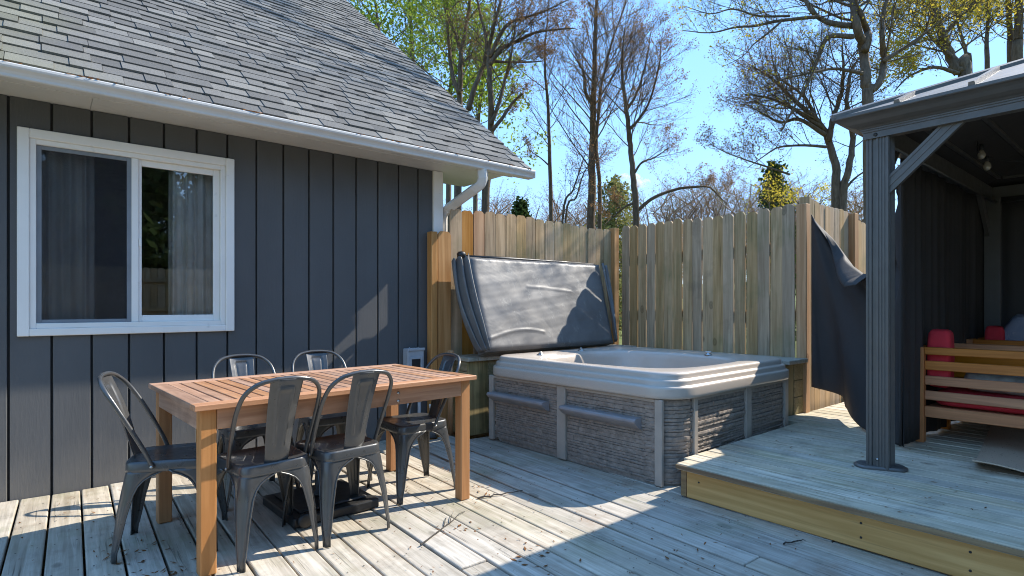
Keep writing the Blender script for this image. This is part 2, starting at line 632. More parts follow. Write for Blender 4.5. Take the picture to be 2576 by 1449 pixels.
def box_me(sx, sy, sz, bev=0.003, seg=1):
    k = (round(sx, 4), round(sy, 4), round(sz, 4), bev, seg)
    bm = bmesh.new()
    bmesh.ops.create_cube(bm, size=1)
    bmesh.ops.scale(bm, verts=bm.verts, vec=(sx, sy, sz))
    if bev:
        bmesh.ops.bevel(bm, geom=list(bm.edges), offset=min(bev, sx * .45, sy * .45, sz * .45), segments=seg, profile=0.5, affect='EDGES', clamp_overlap=True)
    me = bpy.data.meshes.new('box')
    bm.to_mesh(me)
    bm.free()
    return me


def box(name, c, s, mat, parent=None, bev=0.003, rot=(0, 0, 0), seg=1):
    """a bevelled bar with its own origin at its centre (so the grain follows it)"""
    k = (round(s[0], 4), round(s[1], 4), round(s[2], 4), bev, seg, mat)
    if k not in _bc:
        me = box_me(*s, bev, seg)
        me.materials.append(MATS[mat])
        _bc[k] = me
    return link(name, _bc[k], None, parent, c, rot)


def bb(name, lo, hi, mat, parent=None, bev=0.003):
    c = tuple((a + b) / 2 for a, b in zip(lo, hi))
    s = tuple(abs(b - a) for a, b in zip(lo, hi))
    return box(name, c, s, mat, parent, bev)


def catmull(pts, n=8):
    P = [Vector(p) for p in pts]
    P = [P[0] * 2 - P[1]] + P + [P[-1] * 2 - P[-2]]
    out = []
    for i in range(1, len(P) - 2):
        for j in range(n):
            t = j / n
            a, b, c, d = P[i - 1], P[i], P[i + 1], P[i + 2]
            out.append(0.5 * ((2 * b) + (c - a) * t + (2 * a - 5 * b + 4 * c - d) * t * t + (3 * b - a - 3 * c + d) * t ** 3))
    out.append(P[-2])
    return out


def tube_data(pts, radii, k=8, cap=True, vo=0):
    pts = [Vector(p) for p in pts]
    if not hasattr(radii, '__len__'):
        radii = [radii] * len(pts)
    V, Fc = [], []
    up = None
    for i, p in enumerate(pts):
        d = (pts[min(i + 1, len(pts) - 1)] - pts[max(i - 1, 0)]).normalized()
        if up is None:
            up = d.orthogonal().normalized()
        up = (up - d * up.dot(d))
        up = up.normalized() if up.length > 1e-6 else d.orthogonal().normalized()
        s = d.cross(up)
        for j in range(k):
            a = 2 * math.pi * j / k
            V.append(p + (up * math.cos(a) + s * math.sin(a)) * radii[i])
    for i in range(len(pts) - 1):
        for j in range(k):
            a, b = i * k + j, i * k + (j + 1) % k
            Fc.append((vo + a, vo + b, vo + b + k, vo + a + k))
    if cap:
        Fc.append(tuple(vo + j for j in reversed(range(k))))
        n = (len(pts) - 1) * k
        Fc.append(tuple(vo + n + j for j in range(k)))
    return V, Fc


def tube(name, pts, radii, mat, parent=None, k=8, smooth=True):
    V, Fc = tube_data(pts, radii, k)
    return link(name, mesh(name, V, Fc), mat, parent, smooth=smooth)


def prism(name, prof, a, b, mat, parent=None, closed=True):
    """extrude a 2-D profile [(p, z)] lying across the line a-b (p to the right of a->b) along it"""
    a, b = Vector(a), Vector(b)
    d = (b - a).normalized()
    r = d.cross(Vector((0, 0, 1)))
    V = [a + r * p + Vector((0, 0, z)) for p, z in prof] + [b + r * p + Vector((0, 0, z)) for p, z in prof]
    n = len(prof)
    Fc = [(i, (i + 1) % n, (i + 1) % n + n, i + n) for i in range(n if closed else n - 1)]
    if closed:
        Fc += [tuple(reversed(range(n))), tuple(range(n, 2 * n))]
    me = mesh(name, V, Fc)
    bm = bmesh.new()
    bm.from_mesh(me)
    bmesh.ops.recalc_face_normals(bm, faces=bm.faces)
    bm.to_mesh(me)
    bm.free()
    return link(name, me, mat, parent)


def lathe(name, prof, mat, parent=None, loc=(0, 0, 0), k=16, rot=(0, 0, 0)):
    V, Fc = [], []
    for r, z in prof:
        for j in range(k):
            a = 2 * math.pi * j / k
            V.append((r * math.cos(a), r * math.sin(a), z))
    for i in range(len(prof) - 1):
        for j in range(k):
            Fc.append((i * k + j, i * k + (j + 1) % k, (i + 1) * k + (j + 1) % k, (i + 1) * k + j))
    Fc.append(tuple(reversed(range(k))))
    n = (len(prof) - 1) * k
    Fc.append(tuple(n + j for j in range(k)))
    return link(name, mesh(name, V, Fc), mat, parent, loc, rot, smooth=True)


def grid_mesh(name, fn, nu, nv, thick=0.0):
    V = [fn(i / nu, j / nv) for j in range(nv + 1) for i in range(nu + 1)]
    Fc = [(j * (nu + 1) + i, j * (nu + 1) + i + 1, (j + 1) * (nu + 1) + i + 1, (j + 1) * (nu + 1) + i) for j in range(nv) for i in range(nu)]
    me = mesh(name, V, Fc)
    if thick:
        nv_ = len(me.vertices)
        V = [v.co.copy() for v in me.vertices]
        V2 = [v.co - v.normal * thick for v in me.vertices]
        F2_ = [tuple(reversed([i + nv_ for i in f])) for f in Fc]
        w_, h_ = nu + 1, nv + 1
        loop_ = [i for i in range(w_)] + [j * w_ + nu for j in range(1, h_)] + [nv * w_ + i for i in range(nu - 1, -1, -1)] + [j * w_ for j in range(nv - 1, 0, -1)]
        R_ = [(loop_[k], loop_[k] + nv_, loop_[(k + 1) % len(loop_)] + nv_, loop_[(k + 1) % len(loop_)]) for k in range(len(loop_))]
        bpy.data.meshes.remove(me)
        me = mesh(name, V + V2, Fc + F2_ + R_)
    return me


def noise1(x, seed=0):
    return (math.sin(x * 1.7 + seed) + math.sin(x * 3.1 + seed * 2.3) * 0.5 + math.sin(x * 6.7 + seed * 5.1) * 0.25) / 1.75


# ------------------------------------------------------------------ the ground
def make_ground():
    n = 60
    V, Fc = [], []
    for j in range(n + 1):
        for i in range(n + 1):
            x = -1 + 2 * i / n
            y = -1 + 2 * j / n
            x = math.copysign(abs(x) ** 2.6, x) * 900
            y = math.copysign(abs(y) ** 2.6, y) * 900
            d = math.hypot(x, y)
            z = -0.62 + 0.012 * max(0, d - 14) + 0.15 * noise1(x * 0.2, 1) * noise1(y * 0.2, 2) * min(1, max(0, d - 8) / 10)
            if d > 70:
                z += 0.03 * (d - 70)
            V.append((x, y, min(z, 26)))
    for j in range(n):
        for i in range(n):
            a = j * (n + 1) + i
            Fc.append((a, a + 1, a + n + 2, a + n + 1))
    g = link('ground', mesh('ground', V, Fc), 'lawn_grass', smooth=True)
    g['kind'] = 'structure'
    g['label'] = 'sloping lawn beyond the fence'


make_ground()

# ------------------------------------------------------------------ lower deck
deck = structure('lower_deck', label='lower deck of pale weathered boards')
DROT = -R(1.9)   # boards run towards +Y, leaning to +X
pitch = 0.1485
x0 = -0.1735
NB0, NB1 = -11, 26
deck_mesh = []
for kk in range(4):
    me = box_me(0.1395, 1.0, 0.034, 0.006, 2)
    me.materials.append(MATS['deck_wood'])
    deck_mesh.append(me)
dirB = Vector((math.sin(R(1.9)), math.cos(R(1.9)), 0))


def deck_board(xw, y0, y1, dz=0.0):
    """one board whose line crosses y = 4.57 at x = xw"""
    L = (y1 - y0)
    me = box_me(0.1385, L / dirB.y, 0.034, 0.006, 2)
    me.materials.append(MATS['deck_wood'])
    yc = (y0 + y1) / 2
    c = Vector((xw + (yc - 4.57) * math.tan(R(1.9)), yc, -0.0172 + dz))
    link('deck_board', me, None, deck, c, (R(rnd.uniform(-0.12, 0.12)), R(rnd.uniform(-0.35, 0.35)), DROT))


for i in range(NB0, NB1):
    xw = x0 + i * pitch
    yb = 4.575
    if xw > 2.62:
        yb = 4.3 if xw < 2.9 else 4.1
    # butt joints on some of the boards
    j = {3: 1.15, 8: 0.4, 12: 2.1, 15: 0.2, 19: 1.3}.get(i % 20)
    if j:
        deck_board(xw, -3.4, j - 0.002, rnd.uniform(-0.0015, 0.0015))
        deck_board(xw, j + 0.002, yb, rnd.uniform(-0.0015, 0.0015))
    else:
        deck_board(xw, -3.4, yb, rnd.uniform(-0.0015, 0.0015))
V, Fc = [], []
for i in range(NB0, NB1):
    for y in (-0.8, -0.4, 0.4, 0.8, 1.6, 2.0, 2.4, 2.8, 3.2, 3.6, 4.0, 4.4):
        for dx in (-0.042, 0.045):
            cx_ = x0 + i * pitch + (y - 4.57) * math.tan(R(1.9)) + dx + rnd.uniform(-.006, .006)
            cy_ = y + rnd.uniform(-.012, .012)
            vo = len(V)
            V += [(cx_ + 0.0042 * math.cos(R(60) * k), cy_ + 0.0042 * math.sin(R(60) * k), 0.0016) for k in range(6)]
            Fc.append(tuple(range(vo, vo + 6)))
o = link('screws', mesh('screws', V, Fc), 'twig_dark', deck)
o['kind'] = 'stuff'
for y in (-3.2, -2.0, -0.8, 0.4, 1.6, 2.8, 4.0):
    bb('joist', (-2.0, y - 0.02, -0.24), (3.6, y + 0.02, -0.037), 'old_rim_wood', deck, 0)
bb('deck_base', (-2.0, -3.3, -0.30), (3.6, 4.5, -0.25), 'dirt_ground', deck, 0)

# ------------------------------------------------------------------ upper deck (one step up)
ZU = 0.205
upper = structure('upper_deck', label='raised upper deck one step above the lower deck')
UROT = R(1.0)
ux = 3.035
UB = 0.1285
for i in range(32):
    xc = ux + 0.07 + i * (UB + 0.0150)
    y1 = 2.045 if i == 0 else (2.085 + 0.02 * i / 12)
    if xc > 4.95:
        y1 = 2.62
    if xc > 5.5:
        y1 = 2.25
    y0 = -3.2
    me = box_me(UB, y1 - y0, 0.038, 0.004, 2)
    me.materials.append(MATS['upper_deck_wood'])
    link('deck_board', me, None, upper, (xc - 0.0, (y0 + y1) / 2, ZU - 0.019 + rnd.uniform(-0.001, 0.001)), (0, R(rnd.uniform(-0.3, 0.3)), 0))
# long front riser of yellow new pine, with a short dark end
box('riser_board', (ux + 0.042, (-3.2 + 1.985) / 2, (ZU - 0.03) / 2 + 0.002), (0.036, 1.985 + 3.2, ZU - 0.034), 'new_pine', upper, 0.003)
box('riser_end', (ux + 0.043, 2.006, (ZU - 0.03) / 2 + 0.0025), (0.040, 0.038, ZU - 0.036), 'old_rim_wood', upper, 0.002)
box('edge_strip', (ux - 0.0045, (-3.2 + 2.043) / 2, ZU - 0.0165), (0.007, 2.043 + 3.2, 0.025), 'old_rim_wood', upper, 0.001)
for y, z in ((1.9, 0.115), (1.02, 0.13), (1.02, 0.06), (0.60, 0.13), (0.60, 0.05), (0.2, 0.13), (0.2, 0.05)):
    lathe('screw', [(0.006, 0), (0.0055, 0.002), (0.001, 0.0025)], 'twig_dark', upper, (ux + 0.0235, y, z), 8, (0, -R(90), 0))
bb('deck_base', (ux + 0.07, -3.2, 0.0), (7.6, 2.0, 0.06), 'dirt_ground', upper, 0)

# ------------------------------------------------------------------ the house
WY = 4.584          # wall face
house = thing('house', 'dark grey house with vertical siding, white trim and a steep grey shingle roof', 'house', (0, 0, 0))
WX0, WX1 = -2.03, 2.847
ZT = 2.462
wall = bb('wall', (WX0, WY + 0.022, -0.6), (-0.06, WY + 0.12, ZT), 'dark_interior', house, 0)
bb('wall', (1.06, WY + 0.022, -0.6), (WX1, WY + 0.12, ZT), 'dark_interior', house, 0)
bb('wall', (-0.06, WY + 0.022, -0.6), (1.06, WY + 0.12, 1.05), 'dark_interior', house, 0)
bb('wall', (-0.06, WY + 0.022, 2.22), (1.06, WY + 0.12, ZT), 'dark_interior', house, 0)
g0 = -0.1508
for i in range(-9, 15):
    xa = g0 + i * 0.2029 + 0.0065
    xb = xa + 0.2029 - 0.013
    xb = min(xb, WX1 - 0.002)
    if xb - xa < 0.02:
        continue
    cutx = -0.095 if xa < -0.095 < xb else 1.092 if xa < 1.092 < xb else None
    if cutx is not None:
        # board notched round the window trim
        zb_, zc_, zd_, ze_ = -0.45, 1.01, 2.26, ZT - 0.002
        if cutx < 0:
            poly = [(xa, zb_), (xb, zb_), (xb, zc_), (cutx, zc_), (cutx, zd_), (xb, zd_), (xb, ze_), (xa, ze_)]
        else:
            poly = [(xb, ze_), (xa, ze_), (xa, zd_), (cutx, zd_), (cutx, zc_), (xa, zc_), (xa, zb_), (xb, zb_)]
        n_ = len(poly)
        me = mesh('siding_board', [(x, WY, z) for x, z in poly] + [(x, WY + 0.022, z) for x, z in poly],
                  [tuple(range(n_)), tuple(range(2 * n_ - 1, n_ - 1, -1))] + [(j, j + n_, (j + 1) % n_ + n_, (j + 1) % n_) for j in range(n_)])
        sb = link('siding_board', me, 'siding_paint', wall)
        sb.location -= wall.location
        continue
    spans = [(-0.45, ZT - 0.002)]
    if xb > -0.10 and xa < 1.10:
        spans = [(-0.45, 1.01), (2.26, ZT - 0.002)]
    for za, zb in spans:
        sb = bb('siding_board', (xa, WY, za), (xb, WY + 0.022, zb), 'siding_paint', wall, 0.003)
        sb.location -= wall.location
# side wall towards the gap, white corner boards
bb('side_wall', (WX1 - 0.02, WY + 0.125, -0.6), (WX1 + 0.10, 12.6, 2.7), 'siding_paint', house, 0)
# gable above the side wall
gv = []
bb('corner_board', (WX1, WY - 0.018, -0.45), (WX1 + 0.107, WY + 0.10, ZT - 0.003), 'white_vinyl', house, 0.003)

# soffit, gutter, downspout
GY = 4.10
GX1 = 3.72
SX1 = 3.50
soff = bb('soffit', (WX0, GY + 0.105, ZT), (0.245, WY + 0.12, ZT + 0.02), 'white_aluminium', house, 0.001)
bb('soffit', (0.247, GY + 0.105, ZT), (SX1, WY + 0.12, ZT + 0.02), 'white_aluminium', house, 0.001)
bb('soffit', (WX1 + 0.1, WY + 0.12, ZT), (SX1, 5.0, ZT + 0.02), 'white_aluminium', house, 0.001)
bb('fascia', (WX0, GY + 0.112, ZT - 0.03), (SX1 + 0.02, GY + 0.128, ZT + 0.09), 'white_aluminium', house, 0.002)
gut_prof = [(0.105, 0.0), (0.035, 0.0), (0.028, 0.006), (0.026, 0.020), (0.018, 0.034), (0.004, 0.048), (0.0, 0.058), (0.0, 0.070), (0.003, 0.075), (0.012, 0.0755), (0.012, 0.070), (0.006, 0.066), (0.010, 0.052), (0.026, 0.036), (0.034, 0.022), (0.036, 0.008), (0.098, 0.006), (0.098, 0.090), (0.105, 0.090)]
gut = prism('gutter', [(-p, z) for p, z in gut_prof], (WX0, GY, 2.434), (GX1, GY, 2.434), 'white_aluminium', house)
for f in gut.data.polygons:
    f.use_smooth = False
gm = box('gutter_guard', ((WX0 + GX1) / 2, GY + 0.056, 2.4985), (GX1 - WX0 - 0.01, 0.078, 0.003), 'screen_frame_grey', gut, 0)
prism('end_cap', [(-0.002, 0.001), (-0.03, 0.001), (-0.104, 0.001), (-0.104, 0.088), (-0.002, 0.073)][::-1], (GX1, GY, 2.434), (GX1 + 0.002, GY, 2.434), 'white_aluminium', gut)


def rect_pipe(name, pts, w, d, mat, parent):
    P = [Vector(p) for p in pts]
    V, Fc = [], []
    for i, p in enumerate(P):
        dd = (P[min(i + 1, len(P) - 1)] - P[max(i - 1, 0)]).normalized()
        s = dd.cross(Vector((0, 0, 1)))
        if s.length < 0.05:
            s = Vector((1, 0, 0))
        s.normalize()
        s = Vector((0.62, -0.78, 0)).normalized() if abs(s.z) < 2 else s
        s = (s - dd * s.dot(dd)).normalized()
        t = dd.cross(s)
        for a, b in ((-1, -.7), (-.7, -1), (.7, -1), (1, -.7), (1, .7), (.7, 1), (-.7, 1), (-1, .7)):
            V.append(p + s * a * w / 2 + t * b * d / 2)
    for i in range(len(P) - 1):
        for j in range(8):
            Fc.append((i * 8 + j, i * 8 + (j + 1) % 8, i * 8 + 8 + (j + 1) % 8, i * 8 + 8 + j))
    return link(name, mesh(name, V, Fc), mat, parent)


ds = [(3.115, 4.165, 2.440), (3.125, 4.165, 2.36)] + catmull([(3.127, 4.17, 2.345), (3.122, 4.20, 2.30), (3.095, 4.27, 2.262)], 4) + \
     [(3.035, 4.50, 2.155)] + catmull([(3.015, 4.575, 2.12), (3.0, 4.63, 2.075), (2.998, 4.645, 2.02)], 4) + [(2.998, 4.645, -0.4)]
rect_pipe('downspout', ds, 0.085, 0.062, 'white_aluminium', house)

# roof: bearing deck plus shingles
SL = 0.795
RA = math.atan(SL)
RX0, RX1 = -2.05, 3.66
EY, EZ = 4.135, 2.512
YR = 9.4
roof = thing('roof_anchor', None, None)
bpy.data.objects.remove(roof)
rl = (YR - EY) / math.cos(RA)


def roof_pt(x, s, h=0.0):
    """point on the front roof slope: s metres up the slope from the eave, h above the deck"""
    return Vector((x, EY + s * math.cos(RA) - h * math.sin(RA), EZ + s * math.sin(RA) + h * math.cos(RA)))


rv = []
for x in (RX0, RX1):
    rv += [roof_pt(x, 0, -0.028), roof_pt(x, rl, -0.028), roof_pt(x, rl, -0.004), roof_pt(x, 0, -0.004)]
roof = link('roof', mesh('roof', rv, [(0, 1, 2, 3), (7, 6, 5, 4), (0, 4, 5, 1), (1, 5, 6, 2), (2, 6, 7, 3), (3, 7, 4, 0)]), 'dark_interior', house)
# rear slope, rake board, gable wall
top = roof_pt(0, rl)
rb = [(RX0, top.y, top.z), (RX1, top.y, top.z), (RX1, top.y + (top.z - EZ) / SL, EZ), (RX0, top.y + (top.z - EZ) / SL, EZ)]
rb = rb + [(x, y, z - 0.03) for x, y, z in rb]
link('roof_rear', mesh('roof_rear', rb, [(0, 1, 2, 3), (7, 6, 5, 4), (0, 4, 5, 1), (1, 5, 6, 2), (2, 6, 7, 3), (3, 7, 4, 0)]), 'shingle_grey', house)
gx = WX1 + 0.098
gy0 = WY + 0.13
zz = lambda y: EZ + (y - EY) * SL - 0.04
gvv = [(gx, gy0, 2.70), (gx, 12.6, 2.70), (gx, top.y, top.z - 0.05), (gx, gy0 + 0.01, zz(gy0))]
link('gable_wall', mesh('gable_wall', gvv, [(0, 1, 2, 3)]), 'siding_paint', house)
rk = [roof_pt(RX1 - 0.03, 0.03, -0.03), roof_pt(RX1 - 0.03, rl, -0.03), roof_pt(RX1 - 0.03, rl, -0.16), roof_pt(RX1 - 0.03, 0.09, -0.10)]
rk += [v + Vector((0.025, 0, 0)) for v in rk]
link('rake_board', mesh('rake_board', rk, [(0, 1, 2, 3), (7, 6, 5, 4), (0, 4, 5, 1), (1, 5, 6, 2), (2, 6, 7, 3), (3, 7, 4, 0)]), 'white_aluminium', house)
prism('drip_edge', [(-0.0, 0), (-0.03, 0.024), (-0.032, 0.020), (-0.002, -0.012)], (RX0, EY - 0.012, EZ - 0.012), (RX1 + 0.01, EY - 0.012, EZ - 0.012), 'white_aluminium', house)

EXPO = 0.134
sh_me = {}
for kk in range(3):
    me = box_me(1.0, 1.0, 1.0, 0)
    me.materials.append(MATS['shingle_grey'])
    sh_me[kk] = me
rest_v, rest_f, rest_t = [], [], []
nsh = 0
rows = int(rl / EXPO)
cand = []
for r in range(rows):
    x = RX0 + rnd.uniform(0, 0.2)
    xs = RX0
    raised = False
    while xs < RX1 + 0.012:
        w = rnd.uniform(0.10, 0.30)
        xe = min(xs + w, RX1 + 0.014)
        raised = not raised if rnd.random() < 0.8 else raised
        gap = 0.003 if rnd.random() < 0.55 else 0.0004
        # a raised tooth is lapped double and hangs a little lower
        drop = rnd.uniform(-0.005, 0.002) - (0.006 if raised else 0)
        cand.append((r, xs, xe - gap, 0.014 if raised else 0.008, r * EXPO - 0.012 + drop, rnd.random()))
        xs = xe


def visible_key(c):
    r, xa, xb, *_ = c
    p = roof_pt((xa + xb) / 2, r * EXPO)
    f = p.x * math.sin(YAW) + p.y * math.cos(YAW)
    k = (p.x * math.cos(YAW) - p.y * math.sin(YAW)) / f
    u, v = 1287.5 + FPX * k, 768 - FPX * (p.z - CAM_H) / f
    if u < -30 or v < -30:
        return 99
    return f


cand.sort(key=visible_key)
eul_roof = Matrix.Rotation(RA, 3, 'X')
for q, (r, xa, xb, th, s0, tone) in enumerate(cand):
    s1 = s0 + EXPO * 1.45
    # each course lies on the one below: tilt so the lower edge stands proud
    ha, hb = 0.013, -0.001
    tilt = math.atan2(ha - hb, s1 - s0)
    if q < 296:
        sc = ((s0 + s1) / 2)
        p = roof_pt((xa + xb) / 2, sc, (ha + hb) / 2 + th / 2)
        o = link('shingle', sh_me[0], None, roof, p, (RA - tilt, R(rnd.uniform(-0.25, 0.25)), 0))
        o.scale = (xb - xa, s1 - s0, th)
    else:
        vo = len(rest_v)
        for x in (xa, xb):
            for s, h in ((s0, ha), (s1, hb)):
                rest_v.append(roof_pt(x, s, h))
                rest_v.append(roof_pt(x, s, h + th))
        # order: x0s0l x0s0u x0s1l x0s1u x1s0l x1s0u x1s1l x1s1u
        rest_f += [(vo + 1, vo + 5, vo + 7, vo + 3), (vo, vo + 4, vo + 5, vo + 1), (vo, vo + 1, vo + 3, vo + 2), (vo + 4, vo + 6, vo + 7, vo + 5)]
        rest_t += [tone] * 8
me = mesh('shingles', rest_v, rest_f)
a = me.attributes.new('tone', 'FLOAT', 'POINT')
a.data.foreach_set('value', rest_t)
ro = link('shingles', me, 'shingle_grey', roof)
ro['kind'] = 'stuff'
# last year's needles lying along the gutter lip
V, Fc = [], []
for i in range(900):
    x = RX0 + (GX1 - RX0) * (rnd.random() ** 1.3)
    clump = 0.5 + 0.5 * noise1(x * 9, 4)
    if rnd.random() > clump * 1.1 or x > 2.6 and rnd.random() < 0.6:
        continue
    y = GY + rnd.uniform(0.0, 0.07)
    z = 2.5105 + rnd.uniform(0, 0.006) + (0.012 if y > GY + 0.05 else 0) * rnd.random()
    an = rnd.uniform(0, 3.14)
    l_, w_ = rnd.uniform(0.01, 0.035), rnd.uniform(0.002, 0.006)
    d = Vector((math.cos(an), math.sin(an) * 0.5, rnd.uniform(-0.2, 0.25))) * l_
    s = Vector((-math.sin(an), math.cos(an), 0.5)) * w_
    p = Vector((x, y, z))
    vo = len(V)
    V += [p - d - s, p + d - s * 0.4, p + d + s * 0.4, p - d + s]
    Fc.append((vo, vo + 1, vo + 2, vo + 3))
o = link('fallen_needles', mesh('fallen_needles', V, Fc), 'needle_orange')
tag(o, 'orange fallen needles caught along the white gutter lip', None, None, 'stuff')

# window
win = bpy.data.objects.new('window', None)
COL.objects.link(win)
win.parent = house
X0, X1, Z0, Z1 = -0.112, 1.110, 0.997, 2.278
T = 0.058
yo = WY - 0.022
for nm, lo, hi in (('trim', (X0, yo, Z0), (X0 + T, WY + 0.02, Z1)), ('trim', (X1 - T, yo, Z0), (X1, WY + 0.02, Z1)),
                   ('trim', (X0 + T, yo + 0.001, Z1 - T), (X1 - T, WY + 0.02, Z1)), ('trim', (X0 + T, yo + 0.001, Z0), (X1 - T, WY + 0.02, Z0 + T * 0.8))):
    bb(nm, lo, hi, 'white_vinyl', win, 0.004)
xa, xb, za, zb = X0 + T, X1 - T, Z0 + T * 0.8, Z1 - T
F2 = 0.032
for lo, hi in (((xa, WY - 0.008, za), (xa + F2, WY + 0.10, zb)), ((xb - F2, WY - 0.008, za), (xb, WY + 0.10, zb)),
               ((xa + F2, WY - 0.007, zb - F2), (xb - F2, WY + 0.10, zb)), ((xa + F2, WY - 0.010, za), (xb - F2, WY + 0.10, za + F2))):
    bb('window_frame', lo, hi, 'white_vinyl', win, 0.003)
ia, ib, ic, id_ = xa + F2, xb - F2, za + F2, zb - F2
xm = 0.492
bb('meeting_rail', (xm - 0.020, WY + 0.006, ic), (xm + 0.020, WY + 0.06, id_), 'white_vinyl', win, 0.003)
# fixed pane behind a grey framed insect screen on the left
for lo, hi in (((ia, WY + 0.010, ic), (ia + 0.026, WY + 0.022, id_)), ((xm - 0.046, WY + 0.010, ic), (xm - 0.020, WY + 0.022, id_)),
               ((ia + 0.026, WY + 0.0105, ic), (xm - 0.046, WY + 0.022, ic + 0.022)), ((ia + 0.026, WY + 0.0105, id_ - 0.026), (xm - 0.046, WY + 0.022, id_))):
    bb('screen_frame', lo, hi, 'screen_frame_grey', win, 0.002)
bb('insect_screen', (ia + 0.02, WY + 0.016, ic + 0.018), (xm - 0.04, WY + 0.0165, id_ - 0.02), 'insect_mesh', win, 0)
bb('pane', (ia, WY + 0.066, ic), (xm + 0.01, WY + 0.070, id_), 'window_glass', win, 0)
# sliding sash on the right
sw = 0.044
for lo, hi in (((xm + 0.020, WY + 0.020, ic), (xm + 0.020 + sw * .45, WY + 0.05, id_)), ((ib - sw, WY + 0.020, ic), (ib, WY + 0.05, id_)),
               ((xm + 0.020 + sw * .45, WY + 0.021, ic), (ib - sw, WY + 0.05, ic + sw)), ((xm + 0.020 + sw * .45, WY + 0.021, id_ - sw), (ib - sw, WY + 0.05, id_))):
    bb('sash', lo, hi, 'white_vinyl', win, 0.003)
bb('pane', (xm + 0.02, WY + 0.034, ic + 0.02), (ib - 0.02, WY + 0.038, id_ - 0.02), 'window_glass', win, 0)
bb('latch', (xm + 0.022, WY + 0.004, 1.585), (xm + 0.036, WY + 0.02, 1.65), 'white_vinyl', win, 0.004)
# the room behind
bb('interior_wall', (-1.2, WY + 2.6, 0.0), (2.4, WY + 2.65, 2.44), 'room_paint', house, 0)
bb('interior_wall', (-1.25, WY + 0.12, 0.0), (-1.2, WY + 2.6, 2.44), 'room_paint', house, 0)
bb('interior_wall', (2.4, WY + 0.12, 0.0), (2.45, WY + 2.6, 2.44), 'room_paint', house, 0)
bb('interior_floor', (-1.2, WY + 0.12, 0.0), (2.4, WY + 2.6, 0.05), 'room_paint', house, 0)
bb('interior_ceiling', (-1.2, WY + 0.12, 2.40), (2.4, WY + 2.6, 2.44), 'room_paint', house, 0)


def curtain(name, xa, xb, folds, seed, label, y=WY + 0.13):
    def fn(u, v):
        x = xa + (xb - xa) * (u + 0.02 * math.sin(folds * 6.28 * u + seed))
        return (x, y + 0.035 * math.sin(folds * 6.28 * u + seed) + 0.012 * math.sin(folds * 15 * u + 2 * seed) + 0.01 * math.sin(v * 4 + u * 9), 0.75 + v * 1.55)
    me = grid_mesh(name, fn, 70, 8, 0.003)
    o = link(name, me, 'curtain_cloth', smooth=True)
    tag(o, label, 'curtain', 'curtains inside the window')


curtain('curtain', -0.09, 0.275, 4, 1.0, 'grey curtain gathered behind the left, screened half of the window')
curtain('curtain', 0.70, 1.15, 5, 2.0, 'grey curtain gathered behind the right, sliding half of the window')

# electrical box with conduits on the wall
eb = thing('electrical_box', 'small grey electrical disconnect box on the dark wall beside the fence', 'electrical box', (2.615, WY, 0.0))
bb('enclosure', (-0.085, -0.09, 0.50), (0.085, -0.001, 0.795), 'box_grey', eb, 0.006)
bb('lid', (-0.088, -0.10, 0.775), (0.088, -0.0905, 0.80), 'box_grey', eb, 0.003)
bb('cover_frame', (-0.065, -0.097, 0.55), (-0.045, -0.0905, 0.72), 'box_grey', eb, 0.002)
bb('cover_frame', (0.045, -0.097, 0.55), (0.065, -0.0905, 0.72), 'box_grey', eb, 0.002)
bb('cover_frame', (-0.045, -0.0965, 0.70), (0.045, -0.0905, 0.72), 'box_grey', eb, 0.002)
bb('breaker_window', (-0.045, -0.094, 0.55), (0.045, -0.0905, 0.70), 'black_plastic', eb, 0.002)
for dx in (-0.045, 0.0, 0.045):
    lathe('screw', [(0.006, 0), (0.006, 0.008), (0.002, 0.011)], 'steel', eb, (dx, -0.05, 0.7955), 8)
for dx in (-0.05, 0.06):
    tube('conduit', [(dx, -0.045, 0.50), (dx, -0.045, -0.04)], 0.016, 'pvc_grey', eb, 10)
    tube('coupling', [(dx, -0.045, 0.36), (dx, -0.045, 0.30)], 0.020, 'pvc_grey', eb, 10)
pp = thing('cleanout_pipe', 'short white capped pipe standing by the wall behind the end chair', 'pipe', (2.80, 4.50, 0.0))
tube('pipe', [(0, 0, -0.04), (0, 0, 0.235)], 0.034, 'pvc_grey', pp, 14)
tube('pipe_cap', [(0, 0, 0.237), (0, 0, 0.27)], 0.038, 'white_vinyl', pp, 14)


# ------------------------------------------------------------------ fences
def dog_ear(w, h, t=0.016, cut=0.032):
    V = []
    for y in (-t / 2, t / 2):
        V += [(-w / 2, y, 0), (w / 2, y, 0), (w / 2, y, h - cut), (w / 2 - cut * .55, y, h - cut * .25), (w / 2 - cut, y, h), (-w / 2 + cut, y, h), (-w / 2 + cut * .55, y, h - cut * .25), (-w / 2, y, h - cut)]
    Fc = [(0, 1, 2, 3, 4, 5, 6, 7), tuple(range(15, 7, -1))] + [(j, j + 8, (j + 1) % 8 + 8, (j + 1) % 8) for j in range(8)]
    me = mesh('board', V, Fc)
    bm = bmesh.new()
    bm.from_mesh(me)
    bmesh.ops.recalc_face_normals(bm, faces=bm.faces)
    bm.to_mesh(me)
    bm.free()
    return me


